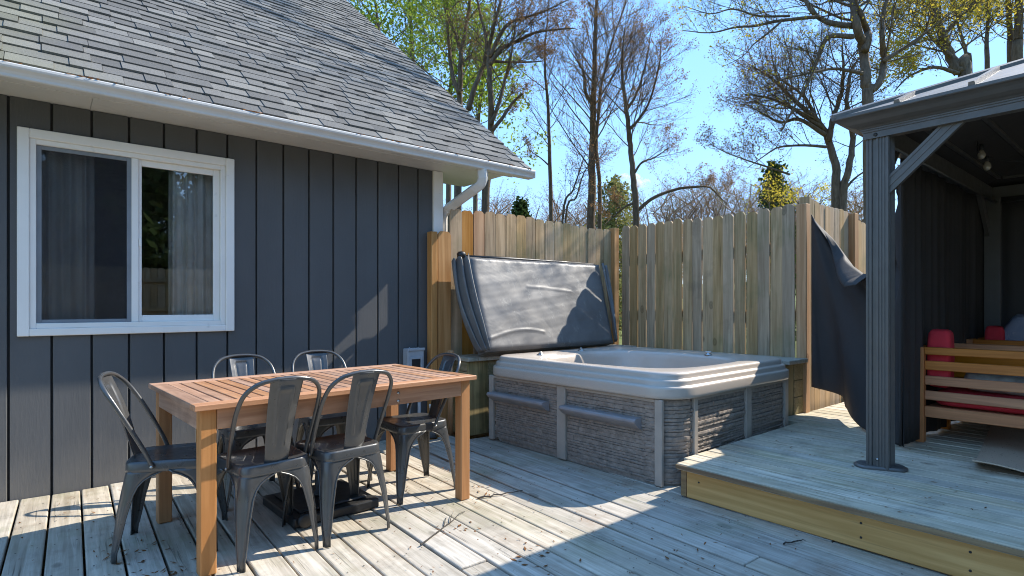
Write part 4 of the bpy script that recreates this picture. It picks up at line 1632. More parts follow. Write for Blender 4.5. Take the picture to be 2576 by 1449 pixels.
def ribbed_post(x, y, sx, sy):
    """extruded post with flutes on its two outer faces"""
    w = 0.118
    pts = []
    # start at the outer corner of the near face, go along local p (0..w) on the -x face
    prof = [(0.0, 0), (0.010, 0), (0.012, .004), (0.016, .004), (0.018, 0), (0.030, 0), (0.032, .012), (0.052, .012), (0.054, 0), (0.066, 0), (0.068, .004), (0.072, .004), (0.074, 0), (0.082, 0), (0.084, .004), (0.088, .004), (0.090, 0), (0.098, 0), (0.100, .004), (0.104, .004), (0.106, 0), (w, 0)]
    P = [(x + sx * d, y - sy * p) for p, d in prof]
    P += [(x + sx * (p + 0.0), y - sy * (w - d)) for p, d in prof[1:]]
    P += [(x + sx * w, y)]
    V = [(a_, b_, z) for z in (ZU + 0.004, 2.205) for a_, b_ in P]
    n = len(P)
    Fc = [(i, (i + 1) % n, (i + 1) % n + n, i + n) for i in range(n)]
    me = mesh('post', V, Fc)
    bm = bmesh.new()
    bm.from_mesh(me)
    bmesh.ops.recalc_face_normals(bm, faces=bm.faces)
    bm.to_mesh(me)
    bm.free()
    po = link('post', me, 'gazebo_metal', gz)
    # foot plate with rounded ends, turned across the corner
    hp = []
    for i in range(10):
        a = R(-90 + 180 * i / 9)
        hp.append((0.085 + 0.055 * math.cos(a), 0.075 * math.sin(a)))
    hp += [(-a_, -b_) for a_, b_ in hp]
    an = R(-62) * sx * sy
    V = []
    for s, z in ((1.0, ZU + 0.001), (1.0, ZU + 0.010), (0.9, ZU + 0.019)):
        for a_, b_ in hp:
            xx, yy = a_ * s, b_ * s
            V.append((x + sx * w / 2 + xx * math.cos(an) - yy * math.sin(an), y - sy * w / 2 + xx * math.sin(an) + yy * math.cos(an), z))
    n = len(hp)
    Fc = [(i, (i + 1) % n, n + (i + 1) % n, n + i) for i in range(n)] + [(n + i, n + (i + 1) % n, 2 * n + (i + 1) % n, 2 * n + i) for i in range(n)] + [tuple(2 * n + i for i in range(n))]
    link('foot_plate', mesh('foot_plate', V, Fc), 'gazebo_metal', po)
    lathe('bolt', [(0.008, 0), (0.008, 0.003), (0.003, 0.005)], 'steel', po, (x - 0.001 * sx, y - sy * 0.060, ZU + 0.06), 10, (0, -R(90) * sx, 0))


for x, y, sx, sy in ((GX0, GY9, 1, 1), (GX9, GY9, -1, 1), (GX0, GY0, 1, -1), (GX9, GY0, -1, -1)):
    ribbed_post(x, y, sx, sy)
# crown moulding beam swept round the four sides with mitred corners
prof0 = [(-0.06, 2.195), (0.0, 2.195), (0.0, 2.245), (0.006, 2.249), (0.006, 2.262), (0.012, 2.266), (0.012, 2.276), (0.020, 2.281), (0.026, 2.288), (0.046, 2.296), (0.070, 2.312), (0.092, 2.338), (0.110, 2.352), (0.126, 2.358), (0.130, 2.364), (0.130, 2.386), (0.10, 2.388), (-0.06, 2.372)]
prof = [(p_, 2.19 + (z_ - 2.195) * 0.72) for p_, z_ in prof0]
V, Fc = [], []
bx0, bx1, by0, by1 = GX0 - 0.012, GX9 + 0.012, GY0 - 0.012, GY9 + 0.012
for sx, sy in ((-1, 1), (-1, -1), (1, -1), (1, 1)):
    for p, z in prof:
        V.append(((bx0 - p) if sx < 0 else (bx1 + p), (by1 + p) if sy > 0 else (by0 - p), z - 0.0))
k = len(prof)
names = ['beam', 'beam', 'beam', 'beam']
for c in range(4):
    a0_, b0_ = c * k, ((c + 1) % 4) * k
    vv = V[a0_:a0_ + k] + V[b0_:b0_ + k]
    ff = [(j, (j + 1) % k, k + (j + 1) % k, k + j) for j in range(k)]
    me = mesh('beam', vv, ff)
    bm = bmesh.new()
    bm.from_mesh(me)
    bmesh.ops.recalc_face_normals(bm, faces=bm.faces)
    bm.to_mesh(me)
    bm.free()
    link('beam', me, 'gazebo_metal', gz)
lathe('bolt', [(0.011, 0), (0.011, 0.003), (0.004, 0.006)], 'black_plastic', gz, (GX0 - 0.013, GY9 - 0.055, 2.208), 10, (0, -R(90), 0))
# hip roof
ex0, ex1, ey0, ey1 = bx0 - 0.125, bx1 + 0.125, by0 - 0.125, by1 + 0.125
ez = 2.327
HS = 0.395
half = min(ex1 - ex0, ey1 - ey0) / 2
cxg, cyg = (ex0 + ex1) / 2, (ey0 + ey1) / 2
ap1 = Vector((ex0 + half, cyg + 0.02, ez + HS * half))
ap2 = Vector((ex1 - half, cyg - 0.02, ez + HS * half))
A_, B_, C_, D_ = Vector((ex0, ey1, ez)), Vector((ex0, ey0, ez)), Vector((ex1, ey0, ez)), Vector((ex1, ey1, ez))
apx = (ap1 + ap2) / 2
for nm, tri in (('roof_panel', (A_, B_, apx)), ('roof_panel', (B_, C_, apx)), ('roof_panel', (C_, D_, apx)), ('roof_panel', (D_, A_, apx))):
    n_ = (tri[1] - tri[0]).cross(tri[2] - tri[0]).normalized()
    vv = list(tri) + [p - n_ * 0.006 for p in tri]
    me = mesh(nm, vv, [(0, 1, 2), (5, 4, 3), (0, 3, 4, 1), (1, 4, 5, 2), (2, 5, 3, 0)])
    rp = link(nm, me, 'gazebo_roof_metal', gz)
    cp = [p * 0.985 + apx * 0.015 - n_ * 0.016 for p in tri]  # added dark sheet below the roof metal: underside shade put in as colour
    link('ceiling_shade_sheet', mesh('ceiling_shade_sheet', cp + [p - n_ * 0.004 for p in cp], [(0, 1, 2), (5, 4, 3), (0, 3, 4, 1), (1, 4, 5, 2), (2, 5, 3, 0)]), 'curtain_black', rp)
    e = tri[1] - tri[0]
    L = e.length
    nseam = int(L / 0.32)
    for i in range(1, nseam):
        t = i / nseam
        p = tri[0] + e * t
        ln = 1 - abs(2 * t - 1)
        if ln < 0.08:
            continue
        upv = (tri[2] - (tri[0] + e * 0.5))
        q = p + upv * ln * 0.985
        V = []
        ed = e.normalized()
        for pt in (p + upv * 0.004, q):
            for a_, h in ((-0.016, 0.001), (-0.012, 0.022), (0.012, 0.022), (0.016, 0.001)):
                V.append(pt + ed * a_ + n_ * h)
        link('seam', mesh('seam', V, [(0, 1, 5, 4), (1, 2, 6, 5), (2, 3, 7, 6), (0, 3, 2, 1), (4, 5, 6, 7)]), 'gazebo_roof_metal', rp)
        # purlin ribs on the underside
for p in (A_, B_, C_, D_):
    tube('hip_cap', [p + Vector((0, 0, 0.004)), apx + Vector((0, 0, 0.004))], 0.022, 'gazebo_roof_metal', gz, 6, False)
for i in range(1, 7):
    t = i / 7.5
    for P, Q in ((A_, B_), (B_, C_), (C_, D_), (D_, A_)):
        p, q = P.lerp(apx, t) - Vector((0, 0, 0.03)), Q.lerp(apx, t) - Vector((0, 0, 0.03))
        c = (p + q) / 2
        d = q - p
        box('purlin', c, (d.length - 0.05, 0.028, 0.022), 'gazebo_metal', gz, 0.002, (0, 0, math.atan2(d.y, d.x)))
# knee braces
def brace(p, q):
    p, q = Vector(p), Vector(q)
    d = (q - p)
    pr = [(-0.012, -0.04), (-0.012, -0.024), (-0.008, -0.022), (-0.008, -0.012), (-0.012, -0.010), (-0.012, 0.010), (-0.008, 0.012), (-0.008, 0.022), (-0.012, 0.024), (-0.012, 0.04), (0.02, 0.04), (0.02, -0.04)]
    dn = d.normalized()
    sd = Vector((0, 0, 1)).cross(dn)
    sd.normalize()
    fw = dn.cross(sd).normalized()
    return dn, sd, fw, pr


def brace_obj(p, q, face):
    p, q = Vector(p), Vector(q)
    dn = (q - p).normalized()
    face = Vector(face)
    sd = dn.cross(face).normalized()
    pr = [(0.012, -0.04), (0.012, -0.024), (0.008, -0.022), (0.008, -0.012), (0.012, -0.010), (0.012, 0.010), (0.008, 0.012), (0.008, 0.022), (0.012, 0.024), (0.012, 0.04), (-0.02, 0.04), (-0.02, -0.04)]
    V = [c + face * a_ + sd * b_ for c in (p, q) for a_, b_ in pr]
    n = len(pr)
    me = mesh('brace', V, [(i, (i + 1) % n, (i + 1) % n + n, i + n) for i in range(n)] + [tuple(range(n)), tuple(range(n, 2 * n))])
    bm = bmesh.new()
    bm.from_mesh(me)
    bmesh.ops.recalc_face_normals(bm, faces=bm.faces)
    bm.to_mesh(me)
    bm.free()
    link('brace', me, 'gazebo_metal', gz)


brace_obj((GX0 + 0.03, GY9 - 0.085, 1.875), (GX0 + 0.03, GY9 - 0.085 - 0.375, 2.235), (-1, 0, 0))
brace_obj((GX0 + 0.10, GY9 - 0.03, 1.875), (GX0 + 0.10 + 0.375, GY9 - 0.03, 2.235), (0, -1, 0))
brace_obj((GX9 - 0.10, GY9 - 0.03, 1.875), (GX9 - 0.10 - 0.375, GY9 - 0.03, 2.235), (0, -1, 0))
tube('curtain_rod', [(GX0 + 0.12, GY9 - 0.09, 2.16), (GX9 - 0.12, GY9 - 0.09, 2.16)], 0.010, 'gazebo_metal', gz, 8)
tube('curtain_rod', [(GX9 - 0.09, GY9 - 0.09, 2.16), (GX9 - 0.09, GY0 + 0.1, 2.16)], 0.010, 'gazebo_metal', gz, 8)

# hanging black curtains
path = catmull([(5.43, 2.22, 0), (5.44, 1.98, 0), (5.12, 1.70, 0), (4.84, 1.48, 0), (4.66, 1.34, 0), (4.54, 1.27, 0)], 14)
PL = len(path) - 1
kz_top = [(0.0, 2.02), (0.03, 1.95), (0.25, 1.62), (0.50, 1.43), (0.60, 1.42), (0.72, 1.62), (0.84, 1.85), (1.0, 2.14)]
kz_bot = [(0.0, 0.44), (0.22, 0.38), (0.24, 0.30), (0.5, 0.24), (0.75, 0.22), (1.0, 0.215)]


def interp(tab, t):
    for (a_, va), (b_, vb) in zip(tab[:-1], tab[1:]):
        if t <= b_:
            f = (t - a_) / (b_ - a_)
            return va + (vb - va) * f
    return tab[-1][1]


def drape(u, v):
    p = path[int(u * PL)].lerp(path[min(PL, int(u * PL) + 1)], u * PL - int(u * PL))
    q = path[min(PL, int(u * PL) + 1)] - path[max(0, int(u * PL) - 1)]
    nn = Vector((-q.y, q.x, 0)).normalized()
    zt_, zb_ = interp(kz_top, u), interp(kz_bot, u)
    z = zb_ + (zt_ - zb_) * v
    # folds fan out from the tied corner; the slack edge is turned over towards the deck
    s = u * 1.3
    crest = 0.87
    if v <= crest:
        z = zb_ + (zt_ - zb_) * v / crest
        w = 0.0
    else:
        w = (v - crest) / (1 - crest)
        z = zt_ - 0.10 * w * math.sin(min(1.0, u * 1.25) * 3.14) - 0.01 * w
    ang_ = math.atan2(2.12 - z, s + 0.03)
    fan = (0.075 * (1 - 2 * abs(math.sin(ang_ * 8.0 + 0.5 + 1.3 * s)) ** 0.8) + 0.022 * math.sin(ang_ * 31 + s * 7)) * min(1.0, s * 2.6) * max(0.0, 1 - u ** 3)
    vert = 0.02 * math.sin(u * 40) * max(0, min(1, (u - 0.6) * 4))
    flap = (0.14 * math.sin(w * 1.57)) * math.sin(min(1.0, u * 1.25) * 3.14)
    hang = 0.05 * math.sin(v * 3.1) * math.sin(u * 3.1)
    return p + nn * (fan + vert + hang - flap) + Vector((0, 0, z))


cu = link('hanging_curtain', grid_mesh('hanging_curtain', drape, 150, 100, 0.004), 'curtain_black', smooth=True)
tag(cu, 'black fabric curtain tied up to the fence post and drooping beside the gazebo post', 'curtain', 'black gazebo curtains')


def wall_curtain(p, q, seed, label):
    p, q = Vector((*p, 0)), Vector((*q, 0))
    d = q - p
    nn = Vector((-d.y, d.x, 0)).normalized()

    def fn(u, v):
        return p + d * u + nn * (0.022 * noise1(u * d.length * 6.3 + 0.5 * math.sin(v * 2), seed) + 0.008 * noise1(u * d.length * 19, seed + 3)) * (1.3 - 0.5 * v) + Vector((0, 0, ZU + 0.02 + v * 1.985))
    o = link('hanging_curtain', grid_mesh('hanging_curtain', fn, 150, 10, 0.004), 'curtain_black', smooth=True)
    tag(o, label, 'curtain', 'black gazebo curtains')


wall_curtain((4.50, GY9 - 0.005), (GX9 + 0.02, GY9 - 0.005), 1, 'black curtain hanging straight behind the wooden armchairs')
wall_curtain((GX9 - 0.06, GY9 + 0.02), (GX9 - 0.06, GY0 + 0.15), 2, 'black curtain closing the far end of the gazebo')

# string of lamp bulbs under the gazebo roof
sl = thing('string_lights', 'string of three unlit clear bulbs hanging inside the gazebo', 'string lights', (0, 0, 0))
bp = [Vector((5.504, 1.008, 2.51)), Vector((5.50, 1.012, 2.35)), Vector((5.532, 0.984, 2.262))]
tube('cord', catmull([apx - Vector((0.4, -0.5, 0.10)), (5.51, 0.95, 2.66), (5.50, 1.01, 2.56), (5.49, 1.03, 2.44), (5.51, 1.0, 2.33), (5.9, 0.75, 2.30), (6.9, -0.3, 2.35)], 6), 0.004, 'black_plastic', sl, 6)
for p in bp:
    b_ = lathe('bulb', [(0.004, -0.052), (0.018, -0.045), (0.026, -0.028), (0.027, -0.012), (0.020, 0.008), (0.012, 0.022)], 'bulb_glass', sl, p, 14)
    lathe('socket', [(0.014, 0.022), (0.016, 0.026), (0.016, 0.055), (0.008, 0.062)], 'black_plastic', b_, (0, 0, 0), 12)


# ------------------------------------------------------------------ armchairs, cushions, rug
def soft_box(name, c, s, mat, parent=None, rot=(0, 0, 0), puff=0.25, lv=3):
    bm = bmesh.new()
    bmesh.ops.create_cube(bm, size=1)
    bmesh.ops.subdivide_edges(bm, edges=list(bm.edges), cuts=7, use_grid_fill=True)
    rr = random.Random(int(c[0] * 1000))
    for v in bm.verts:
        p = v.co * 2
        n4 = 5.0
        r = (abs(p.x) ** n4 + abs(p.y) ** n4 + abs(p.z) ** n4) ** (1 / n4)
        q = p / max(r, 1e-6) * max(abs(p.x), abs(p.y), abs(p.z))
        q *= 1 + 0.03 * noise1(p.x * 3 + p.y * 2 + p.z * 4, c[0] * 9)
        v.co = Vector((q.x * s[0] / 2, q.y * s[1] / 2, q.z * s[2] / 2))
    me = bpy.data.meshes.new(name)
    bm.to_mesh(me)
    bm.free()
    return link(name, me, mat, parent, c, rot, smooth=True)


def armchair(x, label):
    t = thing('armchair', label, 'armchair', (x, 0, ZU), 0, 'wooden armchairs in the gazebo')
    w = 0.72
    y1, y0 = 1.205, 0.47
    for sx in (0, w - 0.06):
        sp = bb('leg', (sx, y1 - 0.065, 0.0), (sx + 0.06, y1, 0.684), 'acacia_z', t, 0.004)
        bb('leg', (sx, y0, 0.0), (sx + 0.06, y0 + 0.065, 0.63), 'acacia_z', t, 0.004)
        bb('arm_rail', (sx, y0, 0.632), (sx + 0.06, y1 - 0.067, 0.684), 'acacia_y', t, 0.004)
        bb('side_slat', (sx + 0.018, y0 + 0.066, 0.522), (sx + 0.043, y1 - 0.066, 0.586), 'acacia_y', t, 0.004)
        bb('side_slat', (sx + 0.018, y0 + 0.066, 0.415), (sx + 0.043, y1 - 0.066, 0.479), 'acacia_y', t, 0.004)
        bb('side_slat', (sx + 0.018, y0 + 0.066, 0.308), (sx + 0.043, y1 - 0.066, 0.372), 'acacia_y', t, 0.004)
        bb('bottom_rail', (sx + 0.012, y0 + 0.066, 0.185), (sx + 0.050, y1 - 0.066, 0.262), 'acacia_y', t, 0.004)
    bb('seat_base', (0.062, y0 + 0.01, 0.19), (w - 0.062, y1 - 0.06, 0.255), 'acacia_y', t, 0.003)
    bb('back_rail', (0.062, y1 - 0.05, 0.64), (w - 0.062, y1 - 0.01, 0.684), 'acacia_z', t, 0.003)
    soft_box('seat_cushion', (w / 2, (y0 + y1) / 2 - 0.02, 0.315), (w - 0.135, y1 - y0 - 0.13, 0.115), 'red_cloth', t)
    return t


ZA = ZU
GYs = 0.075
ac = armchair(4.85, 'wooden slatted armchair with red cushions, nearest the gazebo post')
ac.location.y = GYs
ac2 = copy_tree(ac)
ac2.location.x = 6.28
ac2['label'] = 'far wooden armchair in the gazebo, holding the blue patterned pillow'
cs = soft_box('cushion', (4.99, 1.148, ZU + 0.60), (0.14, 0.145, 0.415), 'red_cloth', None, (0, R(2), 0))
tag(cs, 'red cushion standing on end in the near armchair', 'cushion', 'red cushions')
cs = soft_box('cushion', (6.43, 1.09, ZU + 0.60), (0.14, 0.14, 0.40), 'red_cloth', None, (0, R(2), R(5)))
tag(cs, 'red cushion beside the blue patterned pillow', 'cushion', 'red cushions')
pl = soft_box('pillow', (6.52, 0.90, ZU + 0.67), (0.16, 0.36, 0.40), 'pillow_paisley', None, (R(28), R(-12), R(10)))
tag(pl, 'blue and white patterned pillow in the far armchair', 'pillow')
pl = soft_box('pillow', (5.20, 0.83, ZU + 0.43), (0.40, 0.44, 0.13), 'pillow_grey', None, (R(3), R(3), R(12)))
tag(pl, 'pale grey pillow lying flat on the red seat of the near armchair', 'pillow')


def rug_fn(u, v):
    x = v * 1.9
    y = -u * 2.2
    lift = 0.055 * math.exp(-(x / 0.16) ** 2) * math.exp(-(u / 0.13) ** 2) + 0.004
    lift += 0.010 * math.exp(-(x / 0.10) ** 2) * (0.5 + 0.5 * math.sin(u * 18))
    return Vector((x, y, lift + 0.004))


rug = link('rug', grid_mesh('rug', lambda u, v: rug_fn(u, v), 60, 50, 0.007), 'rug_weave', None, (4.22, 0.82, ZU + 0.002), (0, 0, R(7)), smooth=False)
tag(rug, 'brown woven outdoor rug with a lifted corner under the armchairs', 'rug')


# ------------------------------------------------------------------ litter and twigs on the boards
def litter():
    rr = random.Random(33)
    V, Fc = [], []
    spots_ = []
    for i in range(900):
        if rr.random() < 0.75:
            x, y = rr.uniform(-0.4, 3.0), rr.uniform(1.2, 4.5)
            z = 0.0015
        else:
            x, y = rr.uniform(3.1, 5.2), rr.uniform(-0.4, 2.0)
            z = ZU + 0.0015
        spots_.append((x, y, z, rr.uniform(0.003, 0.007) * (1.6 if rr.random() < 0.15 else 1.0)))
    for cx, cy, n in ((1.35, 1.7, 14), (1.75, 1.95, 12), (1.1, 2.1, 10), (2.4, 1.55, 8), (0.45, 2.9, 26), (0.35, 3.25, 24), (2.15, 2.9, 10), (1.7, 2.5, 12), (2.3, 3.4, 9)):
        for i in range(n):
            spots_.append((cx + rr.gauss(0, 0.07), cy + rr.gauss(0, 0.07), 0.0015, rr.uniform(0.005, 0.014)))
    for x, y, z, s in spots_:
        if 3.0 < x < 3.1:
            continue
        if z > 0.1 and y > 1.99:
            continue
        if z < 0.1 and x > 3.0:
            continue
        an = rr.uniform(0, 6.28)
        l_, w_ = s * rr.uniform(1.0, 2.4), s * rr.uniform(0.25, 0.8)
        d = Vector((math.cos(an), math.sin(an), 0))
        q = Vector((-d.y, d.x, 0))
        p = Vector((x, y, z + rr.uniform(0.0005, 0.002)))
        up = Vector((0, 0, rr.uniform(0.001, s * 0.8)))
        vo = len(V)
        V += [p - d * l_, p + q * w_ + up * 0.4, p + d * l_ + up, p - q * w_ + up * 0.5]
        Fc += [(vo, vo + 1, vo + 2), (vo, vo + 2, vo + 3)]
    o = link('fallen_leaves', mesh('fallen_leaves', V, Fc), 'leaf_litter')
    tag(o, 'scattered brown leaf scraps and bud scales on the deck boards', None, None, 'stuff')


litter()


def twig(label, p0, p1, seed, sub=4, r=0.0045):
    rr = random.Random(seed)
    p0, p1 = Vector(p0), Vector(p1)
    d = p1 - p0
    pts = [p0 + d * (i / 8) + Vector((rr.uniform(-1, 1), rr.uniform(-1, 1), 0)) * 0.010 + Vector((0, 0, 0.006 + 0.004 * (i % 2))) for i in range(9)]
    V, Fc = tube_data(pts, [r * (1 - 0.6 * i / 8) for i in range(9)], 6)
    for k in range(sub):
        i = rr.randint(2, 6)
        a = math.atan2(d.y, d.x) + rr.choice((-1, 1)) * rr.uniform(0.15, 0.4)
        L = d.length * rr.uniform(0.15, 0.3)
        q = [pts[i] + Vector((math.cos(a), math.sin(a), 0)) * L * t + Vector((0, 0, 0.006 * math.sin(t * 3))) for t in (0, 0.35, 0.7, 1)]
        v2, f2_ = tube_data(q, [r * 0.6, r * 0.5, r * 0.4, r * 0.25], 5, True, len(V))
        V += v2
        Fc += f2_
    o = link('twig', mesh('twig', V, Fc), 'twig_dark')
    tag(o, label, 'twig', 'fallen twigs on the deck')


twig('long forked twig lying in the sun in front of the table leg', (1.43, 2.42, 0.0), (1.86, 2.66, 0.0), 2, 2)
twig('flat dark strip of bark lying where sun meets shade beside the table leg', (2.06, 2.79, 0.0), (2.36, 2.72, 0.0), 3, 0, 0.006)
twig('small twig with a bud on the lower deck beside the step', (2.13, 0.99, 0.0), (2.23, 0.86, 0.0), 4, 2, 0.004)
twig('short twig near the foot of the yellow riser', (2.82, 1.28, 0.0), (2.96, 1.24, 0.0), 5, 3, 0.004)


# ------------------------------------------------------------------ trees
class Tree:
    def __init__(s, seed):
        s.r = np.random.RandomState(seed)
        s.seg = {8: [], 5: [], 3: []}
        s.tips = []

    def poly(s, pts, r0, r1, k):
        n = len(pts) - 1
        for i in range(n):
            a, b = pts[i], pts[i + 1]
            ra = r0 + (r1 - r0) * i / n
            rb = r0 + (r1 - r0) * (i + 1) / n
            s.seg[k].append((a, b, ra, rb))

    def branch(s, p, d, L, r, level, P):
        """one crooked branch and everything that grows on it"""
        rg = s.r
        n = (7, 6, 4, 3)[min(level, 3)]
        pts = [p]
        q = p.copy()
        d = d / np.linalg.norm(d)
        st = L / n
        wob = P['wob'] * (0.6 + 0.25 * level)
        for i in range(n):
            d = d + rg.normal(0, wob, 3) + np.array([0, 0, P['up'] * (1.0 if level < 3 else 0.5)])
            d /= np.linalg.norm(d)
            q = q + d * st
            pts.append(q)
        re = r * (0.35 if level < 3 else 0.5)
        s.poly(pts, r, re, 5 if level < 2 and r > 0.012 else 3)
        s.spawn(pts, L, r, re, level, P)

    def spawn(s, pts, L, r, re, level, P, t0=None, count=None):
        rg = s.r
        if level >= P['levels']:
            for q in pts[1:]:
                s.tips.append(q)
            return
        cnt = P['n'][min(level, len(P['n']) - 1)] if count is None else count
        n = len(pts) - 1
        t0 = P['t0'] if t0 is None else t0
        az = rg.uniform(0, 6.28)
        for c in range(cnt):
            t = t0 + (1 - t0) * (c + rg.uniform(0, 1)) / cnt
            f = min(t * n, n - 1e-3)
            i = int(f)
            b = pts[i] + (pts[i + 1] - pts[i]) * (f - i)
            ax = pts[i + 1] - pts[i]
            ax = ax / (np.linalg.norm(ax) + 1e-9)
            az += 2.4 + rg.normal(0, 0.5)
            o = np.cross(ax, [0.31, 0.55, 0.77])
            o /= np.linalg.norm(o) + 1e-9
            o2 = np.cross(ax, o)
            side = o * math.cos(az) + o2 * math.sin(az)
            spread = P['spread'] * rg.uniform(0.75, 1.25) * (1.4 if level == 0 else 1.0)
            d = ax * math.cos(spread) + side * math.sin(spread)
            if level == 0:
                d[2] = abs(d[2]) * 0.8 + 0.1
            Lc = L * P['ratio'][min(level, len(P['ratio']) - 1)] * (1.15 - 0.65 * t) * rg.uniform(0.7, 1.25)
            rp = r + (re - r) * t
            rc = min(rp * 0.60, max(P['rmin'], 0.0095 * Lc))
            s.branch(b, d, Lc, rc, level + 1, P)

    def build_seg(s, ks):
        Vs, Fs = [], []
        off = 0
        for k in ks:
            if not s.seg[k]:
                continue
            A = np.array([x[0] for x in s.seg[k]])
            B = np.array([x[1] for x in s.seg[k]])
            ra = np.array([x[2] for x in s.seg[k]])
            rb = np.array([x[3] for x in s.seg[k]])
            D = B - A
            ln = np.linalg.norm(D, axis=1, keepdims=True) + 1e-9
            D = D / ln
            B = B + D * rb[:, None] * 0.35
            o = np.cross(D, np.array([0.31, 0.55, 0.77]))
            o /= np.linalg.norm(o, axis=1, keepdims=True) + 1e-9
            o2 = np.cross(D, o)
            n = len(A)
            V = np.empty((n, 2 * k, 3))
            for j in range(k):
                a = 2 * math.pi * j / k
                w = o * math.cos(a) + o2 * math.sin(a)
                V[:, j] = A + w * ra[:, None]
                V[:, k + j] = B + w * rb[:, None]
            base = (np.arange(n) * 2 * k)[:, None] + off
            for j in range(k):
                j2 = (j + 1) % k
                Fs.append(np.concatenate([base + j, base + j2, base + k + j2, base + k + j], axis=1))
            Vs.append(V.reshape(-1, 3))
            off += n * 2 * k
        if not Vs:
            return np.zeros((0, 3)), np.zeros((0, 4), int)
        return np.concatenate(Vs), np.concatenate(Fs)

    def leaves(s, per, size, spread):
        if per <= 0 or not s.tips:
            return np.zeros((0, 3)), np.zeros((0, 4), int)
        T = np.array(s.tips)
        rg = s.r
        if per < 1:
            T = T[rg.rand(len(T)) < per]
            per = 1
        T = np.repeat(T, int(per), axis=0)
        n = len(T)
        C = T + rg.normal(0, spread, (n, 3))
        sz = size * rg.uniform(0.5, 1.4, n)[:, None]
        a = rg.normal(0, 1, (n, 3))
        a /= np.linalg.norm(a, axis=1, keepdims=True)
        b = np.cross(a, rg.normal(0, 1, (n, 3)))
        b /= np.linalg.norm(b, axis=1, keepdims=True) + 1e-9
        V = np.stack([C - a * sz, C - b * sz * 0.55 + a * sz * 0.1, C + a * sz, C + b * sz * 0.55 + a * sz * 0.1], axis=1).reshape(-1, 3)
        F = np.arange(n * 4).reshape(n, 4)
        return V, F


def np_mesh(name, V, F, mats, mi=None, smooth=False):
    me = bpy.data.meshes.new(name)
    me.vertices.add(len(V))
    me.vertices.foreach_set('co', np.asarray(V, dtype=np.float32).ravel())
    m = len(F)
    me.loops.add(m * 4)
    me.loops.foreach_set('vertex_index', np.asarray(F, dtype=np.int32).ravel())
    me.polygons.add(m)
    me.polygons.foreach_set('loop_start', np.arange(m, dtype=np.int32) * 4)
    try:
        me.polygons.foreach_set('loop_total', np.full(m, 4, dtype=np.int32))
    except Exception:
        pass
    for x in mats:
        me.materials.append(MATS[x])
    if mi is not None:
        me.polygons.foreach_set('material_index', np.asarray(mi, dtype=np.int32))
    if smooth:
        me.polygons.foreach_set('use_smooth', np.ones(m, dtype=bool))
    me.update(calc_edges=True)
    return me


PB = dict(levels=4, n=(0, 8, 6, 4), ratio=(0.35, 0.46, 0.50, 0.55), t0=0.15, spread=0.58, wob=0.085, up=0.04, rmin=0.0022)


def make_tree(name, label, stems, P, barkm='bark_grey', leafm='leaf_bud', per=0.5, lsize=0.02, lspread=0.05, seed=1, group='trees beyond the fence', cat='tree'):
    """stems: list of (points, r0, r1, branch count, branch length, first branch position)"""
    T = Tree(seed)
    trunkV, trunkF = [], []
    base = Vector(stems[0][0][0])
    for pts, r0, r1, cnt, bl, t0 in stems:
        sm = catmull(pts, 5)
        sm = [p + Vector((T.r.normal(0, r0 * 0.07), T.r.normal(0, r0 * 0.07), 0)) if 0 < i < len(sm) - 1 else p for i, p in enumerate(sm)]
        rad = [r0 + (r1 - r0) * i / (len(sm) - 1) for i in range(len(sm))]
        v, f = tube_data(sm, rad, 9, True, len(trunkV))
        trunkV += v
        trunkF += f
        L = sum((sm[i + 1] - sm[i]).length for i in range(len(sm) - 1))
        q = dict(P)
        q['ratio'] = (bl / L,) + tuple(P['ratio'][1:])
        T.spawn([np.array(p) for p in sm], L, r0, r1, 0, q, t0, cnt)
    t = thing(name, label, cat, (base.x, base.y, base.z), 0, group)
    me = mesh('trunk', [v - base for v in trunkV], trunkF)
    link('trunk', me, barkm, t, smooth=True)
    V1, F1 = T.build_seg((8, 5, 3))
    V2, F2_ = T.leaves(per, lsize, lspread)
    V = np.concatenate([V1, V2]) if len(V2) else V1
    F = np.concatenate([F1, F2_ + len(V1)]) if len(V2) else F1
    V = V - np.array(base)
    mi = np.concatenate([np.zeros(len(F1)), np.ones(len(F2_))])
    link('crown', np_mesh('crown', V, F, [barkm, leafm], mi), None, t)
    return t


def A2(x, y):
    return 1716.6 + x * 0.38506, y * 0.38506


def A3(x, y):
    return 1287.5 + x * 0.38506, y * 0.38506


def A1(x, y):
    return 772.5 + x * 0.3554, y * 0.3554


def pts(fn, depth, *xy, foot=True, topk=None):
    """polyline through photo positions at one distance; foot continues the stem down to the lawn"""
    P = [at(*fn(x, y), depth + (0.0 if i == 0 else 0.12 * (i % 3 - 1))) for i, (x, y) in enumerate(xy)]
    if foot:
        b = P[0].copy()
        b.z = -0.75
        P = [b] + P
    return P


PT = dict(PB)
# slim bare tree just past the gutter end
make_tree('bare_tree', 'slim bare tree with one straight stem, nearest the gutter end', [
    (pts(A3, 15.5, (255, 1430), (245, 1000), (235, 700), (218, 480), (215, 300), (235, 100), (240, -60)), 0.066, 0.011, 36, 1.5, 0.30),
    (pts(A3, 15.5, (240, 1080), (190, 1035), (120, 985), (105, 945), foot=False), 0.022, 0.006, 5, 0.5, 0.3)],
    dict(PT, n=(0, 7, 6, 3), spread=0.5), 'bark_brown', 'leaf_bud', 0.35, 0.017, 0.03, 11)
